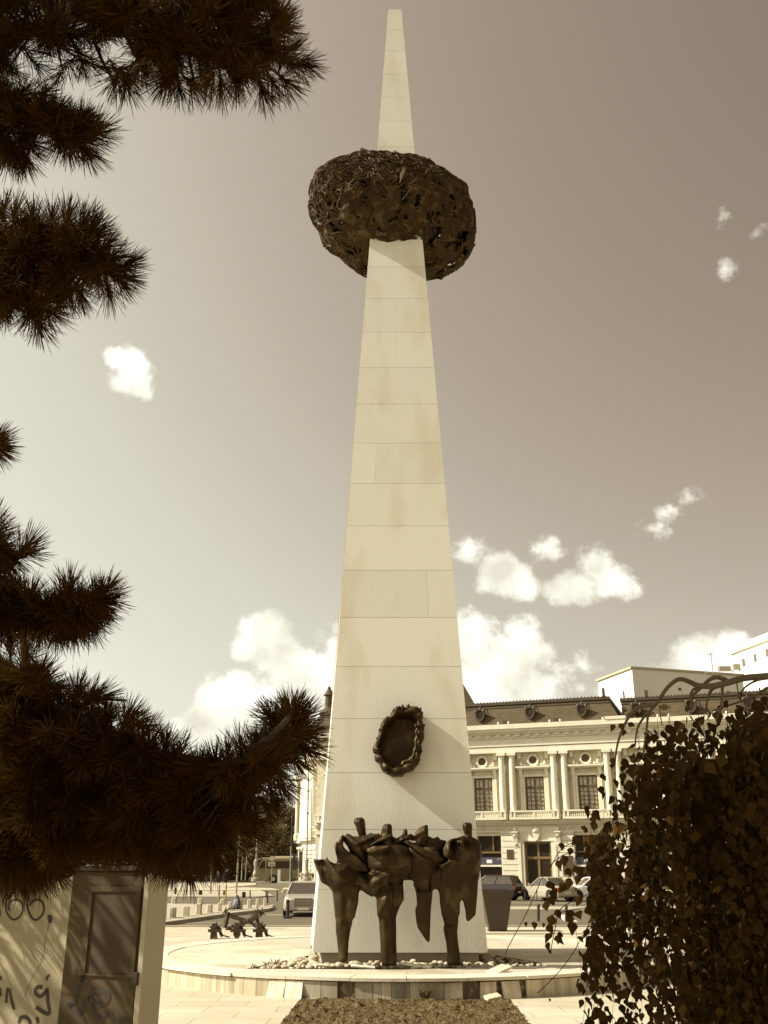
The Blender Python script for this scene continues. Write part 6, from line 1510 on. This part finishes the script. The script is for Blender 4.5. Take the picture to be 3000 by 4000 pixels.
bough([(-700, 3050, 5.4), (-200, 2950, 5.0), (200, 2950, 4.7), (600, 2950, 4.5), (900, 2990, 4.3), (1060, 2880, 4.1), (1130, 2800, 4.0)],
      [(1150, 2765, .15, -1), (1170, 2770, .6, -.8), (1190, 2800, .9, -.4), (1130, 2760, -.2, -1), (1110, 2790, -.6, -.7), (1060, 2800, -.8, -.6), (1040, 2790, -.4, -.9), (1200, 2880, 1, 0), (1210, 2860, .95, -.25), (1190, 2920, .8, .4), (1150, 2960, .7, .7), (1100, 3020, .6, .8), (1110, 3080, .7, .7), (1060, 3090, .4, .9), (1020, 3120, .7, .7), (1000, 2900, -.3, -.95), (940, 2920, 0, -1), (890, 2950, .2, -1), (840, 2960, -.1, -1), (780, 2990, .2, -.95), (650, 2900, .2, -1), (600, 2890, .4, -.9), (700, 2930, .2, -.9), (490, 2810, .8, -.5), (500, 2800, .4, -.9), (520, 2830, .9, -.2), (370, 2720, .8, -.55), (350, 2715, .35, -.9), (380, 2730, .95, -.2), (300, 2690, .1, -1), (290, 2740, -.2, -1), (170, 2660, .8, -.6), (150, 2640, .4, -.9), (180, 2690, .9, -.2), (100, 2560, .3, -.95), (40, 2550, 0, -1), (230, 2740, .2, -1), (430, 2790, .4, -.8), (560, 2870, .5, -.8),
       (1000, 3200, .8, .4), (960, 3250, .9, .2), (900, 3300, .5, .8), (840, 3350, .5, .8), (780, 3370, .3, .9), (740, 3380, 0, 1), (680, 3390, .1, 1), (640, 3370, -.2, 1), (560, 3340, .1, 1), (480, 3320, -.2, 1), (250, 3330, .4, .9), (40, 3430, .2, 1), (90, 3430, 0, 1), (10, 3430, -.2, 1), (150, 3420, .3, .9), (200, 3380, .5, .8), (420, 3310, .2, 1)],
      [(-80, 2590), (120, 2620), (200, 2740), (330, 2760), (450, 2830), (560, 2900), (700, 2960), (850, 2990), (980, 2930), (1080, 2830), (1150, 2800), (1180, 2860), (1150, 2930), (1060, 3030), (1040, 3090), (970, 3180), (930, 3250), (800, 3340), (620, 3350), (520, 3310), (300, 3300), (180, 3390), (-80, 3430)], 980, 4.0, 5.3, 7, .045, gaps=[(165, 2900, 5), (300, 3400, 45), (370, 3400, 40), (450, 3405, 40), (520, 3405, 35)], fn=105)
# crown outside the picture, left of it and overhead: unseen boughs added to shade the cabinet
random.seed(77); nd = MB(); wd_ = MB()
for k in range(34):
    z = random.uniform(1.7, 7.4); a0 = Vector((-5.05, 4.65, z)); ang = R(random.uniform(-85, 80)); ln_ = random.uniform(1.2, 3.2)
    e_ = a0 + Vector((math.cos(ang) * ln_, math.sin(ang) * ln_, random.uniform(-.1, .5)))
    pts_ = [a0 + (e_ - a0) * q / 16 for q in range(3, 19)]
    def out_of_view(p):
        u = p.x / (p.y * CP + (p.z - EYE) * SP) * FPX + 1500; v = 2000 - FPX * ((p.z - EYE) * CP - p.y * SP) / (p.y * CP + (p.z - EYE) * SP)
        return p.y * CP + (p.z - EYE) * SP < .3 or u < -190 or v < -190 or u > 3200
    ok = [p for p in pts_ if out_of_view(p)]
    if len(ok) < 4: continue
    wd_.tube([a0, ok[-1]], [.04, .01], 6)
    for p0 in ok:
        for _ in range(2):
            p = p0 + Vector((random.gauss(0, .14), random.gauss(0, .2), random.gauss(0, .1)))
            if out_of_view(p): needles(nd, p, (e_ - a0).normalized() + Vector((random.gauss(0, .4), random.gauss(0, .4), random.gauss(0, .4))), n=42, spread=1.25, w=.0036)
bo = wd_.build('branch', m_pbark, pine); nd.build('needles', m_needle, bo, recalc=False)
nd2 = MB(); wd2 = MB()  # unseen needle clumps added along the sun's path to shade wall and cabinet
for k in range(640):
    p = Vector((random.uniform(-6.4, -3.3), random.uniform(5.0, 7.9), random.uniform(1.6, 5.6)))
    if noise.noise(p * .95 + Vector((3, 0, 1))) < -.10 or not out_of_view(p): continue
    needles(nd2, p, Vector((1, random.gauss(0, .5), random.gauss(0, .3))), n=44, spread=1.3, w=.0045)
    if k % 6 == 0: wd2.tube([Vector((-4.95, 4.8, max(2.0, p.z - .5))), p], [.02, .006], 5)
bo = wd2.build('branch', m_pbark, pine); nd2.build('needles', m_needle, bo, recalc=False)
# an unseen second pine added beside the viewer to keep the cabinet in shade
shade_pine = thing('pine_tree', 'second dark pine added to shade the cabinet, outside the picture on the left', 'tree', (-3.2, -.6, 0))
random.seed(78); nd = MB(); wd_ = MB()
b = MB(); b.tube([(-3.2, -.6, 0), (-3.2, -.55, 3), (-3.1, -.5, 6), (-3.1, -.5, 8.6)], [.22, .17, .1, .03], 10); b.build('trunk', m_pbark, shade_pine)
for k in range(64):
    z = random.uniform(2.2, 8.2); a0 = Vector((-3.15, -.55, z)); ang = random.uniform(0, 6.28); ln_ = random.uniform(1.8, 3.4) * (1.15 - z * .08)
    e_ = a0 + Vector((math.cos(ang) * ln_, math.sin(ang) * ln_, random.uniform(-.3, .4)))
    ok = [p for p in [a0 + (e_ - a0) * q / 15 for q in range(4, 17)] if out_of_view(p) and p.length > 1.0]
    if len(ok) < 3: continue
    wd_.tube([a0, ok[-1]], [.04, .01], 6)
    for p0 in ok:
        for _ in range(2):
            p = p0 + Vector((random.gauss(0, .2), random.gauss(0, .2), random.gauss(0, .1)))
            if out_of_view(p): needles(nd, p, (e_ - a0).normalized() + Vector((random.gauss(0, .4), random.gauss(0, .4), random.gauss(0, .4))), n=36, spread=1.25, w=.0042)
bo = wd_.build('branch', m_pbark, shade_pine); nd.build('needles', m_needle, bo, recalc=False)

# ================================================================== WEEPING BIRCH, RIGHT FOREGROUND
m_bleaf = M('birch_leaves', (.044, .022, .0045), (.028, .014, .0025), 3, .8, tint=1.0, spec=.06, trans=(.085, .066, .014, .10))
m_btwig = M('birch_twig', (.035, .020, .008), None, 9, .9, spec=.1)
m_bbark = M('birch_branch', (.12, .085, .042), (.075, .05, .022), 9, .8, .4, 30)
m_btrunk = M('birch_trunk', (.42, .35, .23), (.32, .26, .16), 2, .8, .4, 12, stretch=(1, 1, 3), c3=(.08, .05, .02), s3=5)
random.seed(101)
bt0 = PT(2740, 4300, 4.6)
birch = thing('weeping_birch', 'weeping birch with hanging leafy strands filling the lower right corner', 'tree', (PT(2745, 3900, 4.7).x, PT(2745, 3900, 4.7).y, 0))
tb0 = chain(birch).translation
b = MB(); topb = PT(3060, 2640, 4.0); b.tube([Vector((tb0.x, tb0.y, 0)), Vector((tb0.x + .01, tb0.y, 1.2)), Vector((tb0.x + .12, tb0.y, 2.2)), Vector((topb.x + .1, topb.y + .25, topb.z - .25)), topb], [.075, .065, .055, .04, .03], 12); b.build('trunk', m_btrunk, birch)
br_ = MB()
def BR(L_, r0, r1, t=4.0, dt=0.0):
    P = smooth(L_, 5); n = len(P); br_.tube([PT(x, y, t + dt * i / n) for i, (x, y) in enumerate(P)], [r0 + (r1 - r0) * i / (n - 1) for i in range(n)], 7)
def z2(L_): return [(2250 + x * .4521, 2600 + y * .4521) for x, y in L_]
BR(z2([(1800, 70), (1659, 92), (1450, 110), (1270, 160), (1150, 180), (1050, 172), (990, 145), (930, 122), (870, 125), (790, 190), (720, 290), (680, 350), (600, 430), (540, 520), (520, 600), (510, 700)]), .016, .003)
BR(z2([(680, 350), (570, 352), (490, 400), (420, 510), (370, 640), (345, 760), (338, 900), (345, 1040)]), .0085, .002, 3.98)
BR(z2([(1300, 130), (1230, 102), (1160, 118), (1080, 190), (1000, 270), (960, 370)]), .011, .005, 4.02)
BR(z2([(1080, 190), (1010, 210), (985, 280), (960, 400)]), .007, .003, 4.03); BR(z2([(1270, 170), (1180, 200), (1140, 280), (1120, 400)]), .009, .004, 4.02)
BR(z2([(1265, 175), (1262, 260), (1250, 360), (1210, 480)]), .007, .003, 4.0); BR(z2([(620, 430), (612, 530), (590, 700), (580, 800)]), .006, .003, 3.97); BR(z2([(620, 560), (680, 620), (740, 690)]), .004, .002, 3.97)
BR(z2([(720, 340), (730, 430), (745, 520)]), .003, .002, 3.96); BR(z2([(1659, 190), (1580, 240), (1480, 290), (1300, 350), (1180, 390)]), .008, .003, 4.1); BR(z2([(1659, 110), (1560, 130), (1470, 180), (1390, 270)]), .006, .003, 4.05); BR(z2([(1390, 150), (1400, 220), (1430, 300)]), .003, .002, 4.0)
leafm = MB(); tw_ = MB()
def leaf(p, s, yaw=None, tintv=1.0, hang=None):
    d = hang or Vector((random.gauss(0, .5), random.gauss(0, .5), -1)).normalized(); sx = Vector((math.cos(yaw), math.sin(yaw), 0)) if yaw is not None else Vector((random.gauss(0, 1), random.gauss(0, .8), random.gauss(0, .3)))
    x = (sx - d * sx.dot(d)).normalized(); n = x.cross(d) * .12; L_ = s; w = s * .42
    n0 = len(leafm.v)
    leafm.v += [p, p + d * L_ * .16 + x * w * .75 + n * s, p + d * L_ * .38 + x * w + n * s, p + d * L_ * .66 + x * w * .55 + n * s * .6, p + d * L_ * 1.05, p + d * L_ * .66 - x * w * .55 + n * s * .6, p + d * L_ * .38 - x * w + n * s, p + d * L_ * .16 - x * w * .75 + n * s, p + d * L_ * .5]
    t_ = tintv * random.uniform(.7, 1.3)
    leafm.f += [(n0, n0 + 1, n0 + 2, n0 + 8), (n0 + 8, n0 + 2, n0 + 3, n0 + 4), (n0, n0 + 8, n0 + 6, n0 + 7), (n0 + 8, n0 + 4, n0 + 5, n0 + 6)]; leafm.t += [t_] * 4
def leftb(y):   # left outline of the leafy mass
    T = [(2700, 2640), (2800, 2520), (2870, 2470), (2950, 2400), (3050, 2385), (3130, 2340), (3220, 2310), (3300, 2275), (3400, 2290), (3500, 2300), (3650, 2290), (3800, 2275), (3900, 2275), (4100, 2290)]
    for i in range(len(T) - 1):
        if T[i][0] <= y <= T[i + 1][0]: return T[i][1] + (T[i + 1][1] - T[i][1]) * (y - T[i][0]) / (T[i + 1][0] - T[i][0])
    return T[0][1] if y < T[0][0] else T[-1][1]
def topb_(x):
    T = [(2270, 3300), (2330, 3150), (2390, 3020), (2410, 2920), (2470, 2850), (2560, 2830), (2620, 2760), (2700, 2745), (2800, 2740), (2900, 2720), (3000, 2700), (3120, 2690)]
    for i in range(len(T) - 1):
        if T[i][0] <= x <= T[i + 1][0]: return T[i][1] + (T[i + 1][1] - T[i][1]) * (x - T[i][0]) / (T[i + 1][0] - T[i][0])
    return 3300 if x < 2270 else 2690
def strand_leaves(x0, y0, y1, t, step=26, s=.052, drift=0.0, keep=1.0, lighter=.03, sp=30):
    x = x0; y = y0; ph = random.uniform(0, 6); pts = []
    while y < y1:
        xx = x + 22 * math.sin(y * .007 + ph) + drift * (y - y0); pts.append(PT(xx, y, t))
        if random.random() < keep * min(1, .35 + (y - topb_(x0)) / 420) and xx > leftb(y) - 30 - random.random() * 25:
            sz = s * random.uniform(.5, 1.3); p = PT(xx + random.gauss(0, sp), y + random.gauss(0, 12), t + random.gauss(0, .04))
            leaf(p, sz, tintv=(1.9 if random.random() < lighter else 1.0))
        y += step * random.uniform(.7, 1.3)
    if len(pts) > 2: tw_.tube(pts, .0009, 3, caps=False)
# cords of leaves with gaps between them at the left, dense mass at the right
for k in range(44):
    x = random.uniform(2340, 2700); y0 = topb_(x) + random.uniform(-5, 200); strand_leaves(x, y0, random.choice([4080, 4080, 3600, 3850, 3300]), random.uniform(3.7, 4.7), 17, .046, drift=random.uniform(-.09, -.01), keep=.9, sp=17, lighter=.03)
for k in range(13):
    x = random.uniform(2260, 2420); y0 = random.uniform(3100, 3500); strand_leaves(x, y0, y0 + random.uniform(200, 650), random.uniform(3.7, 4.3), 18, .046, drift=random.uniform(-.05, .03), keep=.9, sp=14)
for k in range(205):
    x = 2640 + 480 * (random.random() ** .66); y0 = topb_(x) + random.uniform(-10, 300); t = random.uniform(3.7, 5.2)
    strand_leaves(x, y0, 4080, t, 20, .048, drift=random.uniform(-.05, .02), keep=.85, sp=30, lighter=.05)
for k in range(80):
    x = random.uniform(2720, 3100); strand_leaves(x, random.uniform(2950, 3500), 4080, random.uniform(4.4, 5.4), 18, .056, keep=1, lighter=0)
# single leaves and thin twigs at the left
for (x, y, s) in [(2055, 3600, .022), (2085, 3600, .035), (2125, 3605, .02), (2195, 3290, .036), (2230, 3310, .036), (2200, 3340, .05), (2175, 3360, .045), (2230, 3430, .05), (2210, 3450, .05), (2140, 3440, .055), (2160, 3470, .055), (2150, 3500, .06), (2128, 3520, .05), (2235, 3555, .05), (2255, 3560, .05), (2175, 3550, .045), (2160, 3575, .055), (2235, 3600, .058), (2220, 3575, .05), (2140, 3610, .045), (2155, 3645, .055), (2165, 3665, .055), (2180, 3650, .04), (2190, 3640, .035), (2140, 3680, .04), (2145, 3710, .02), (2265, 3500, .045), (2290, 3540, .05), (2215, 3390, .04), (2245, 3380, .05), (2260, 3420, .04), (2300, 3260, .05), (2285, 3225, .045), (2310, 3190, .04), (2262, 3270, .05), (2345, 3070, .04), (2350, 3020, .04), (2390, 2960, .035), (2400, 2830, .035), (2420, 2825, .035), (2440, 2850, .03), (2470, 2820, .04), (2560, 2865, .045), (2535, 2870, .04), (2490, 2780, .03), (2150, 3900, .015)]:
    leaf(PT(x, y, 3.75), s * .92, tintv=random.choice([1, 1, 1.8]), yaw=random.uniform(-.7, .7))
for L_ in ([(2290, 3330), (2200, 3340), (2130, 3410), (2060, 3560), (1985, 3700), (1975, 3730)], [(2330, 3480), (2260, 3510), (2190, 3550), (2170, 3620), (2150, 3720)], [(2400, 3560), (2290, 3640), (2240, 3720), (2180, 3800), (2100, 3880)], [(2320, 3300), (2250, 3290), (2190, 3320), (2150, 3390)], [(2330, 3540), (2230, 3555), (2150, 3575)], [(2260, 3300), (2240, 3390), (2215, 3440)]):
    tw_.tube([PT(x, y, 3.76) for x, y in smooth(L_, 5)], .0016, 4)
bb = br_.build('branch', m_bbark, birch); tw_.build('twig', m_btwig, bb, recalc=False); leafm.build('leaves', m_bleaf, birch, recalc=False)
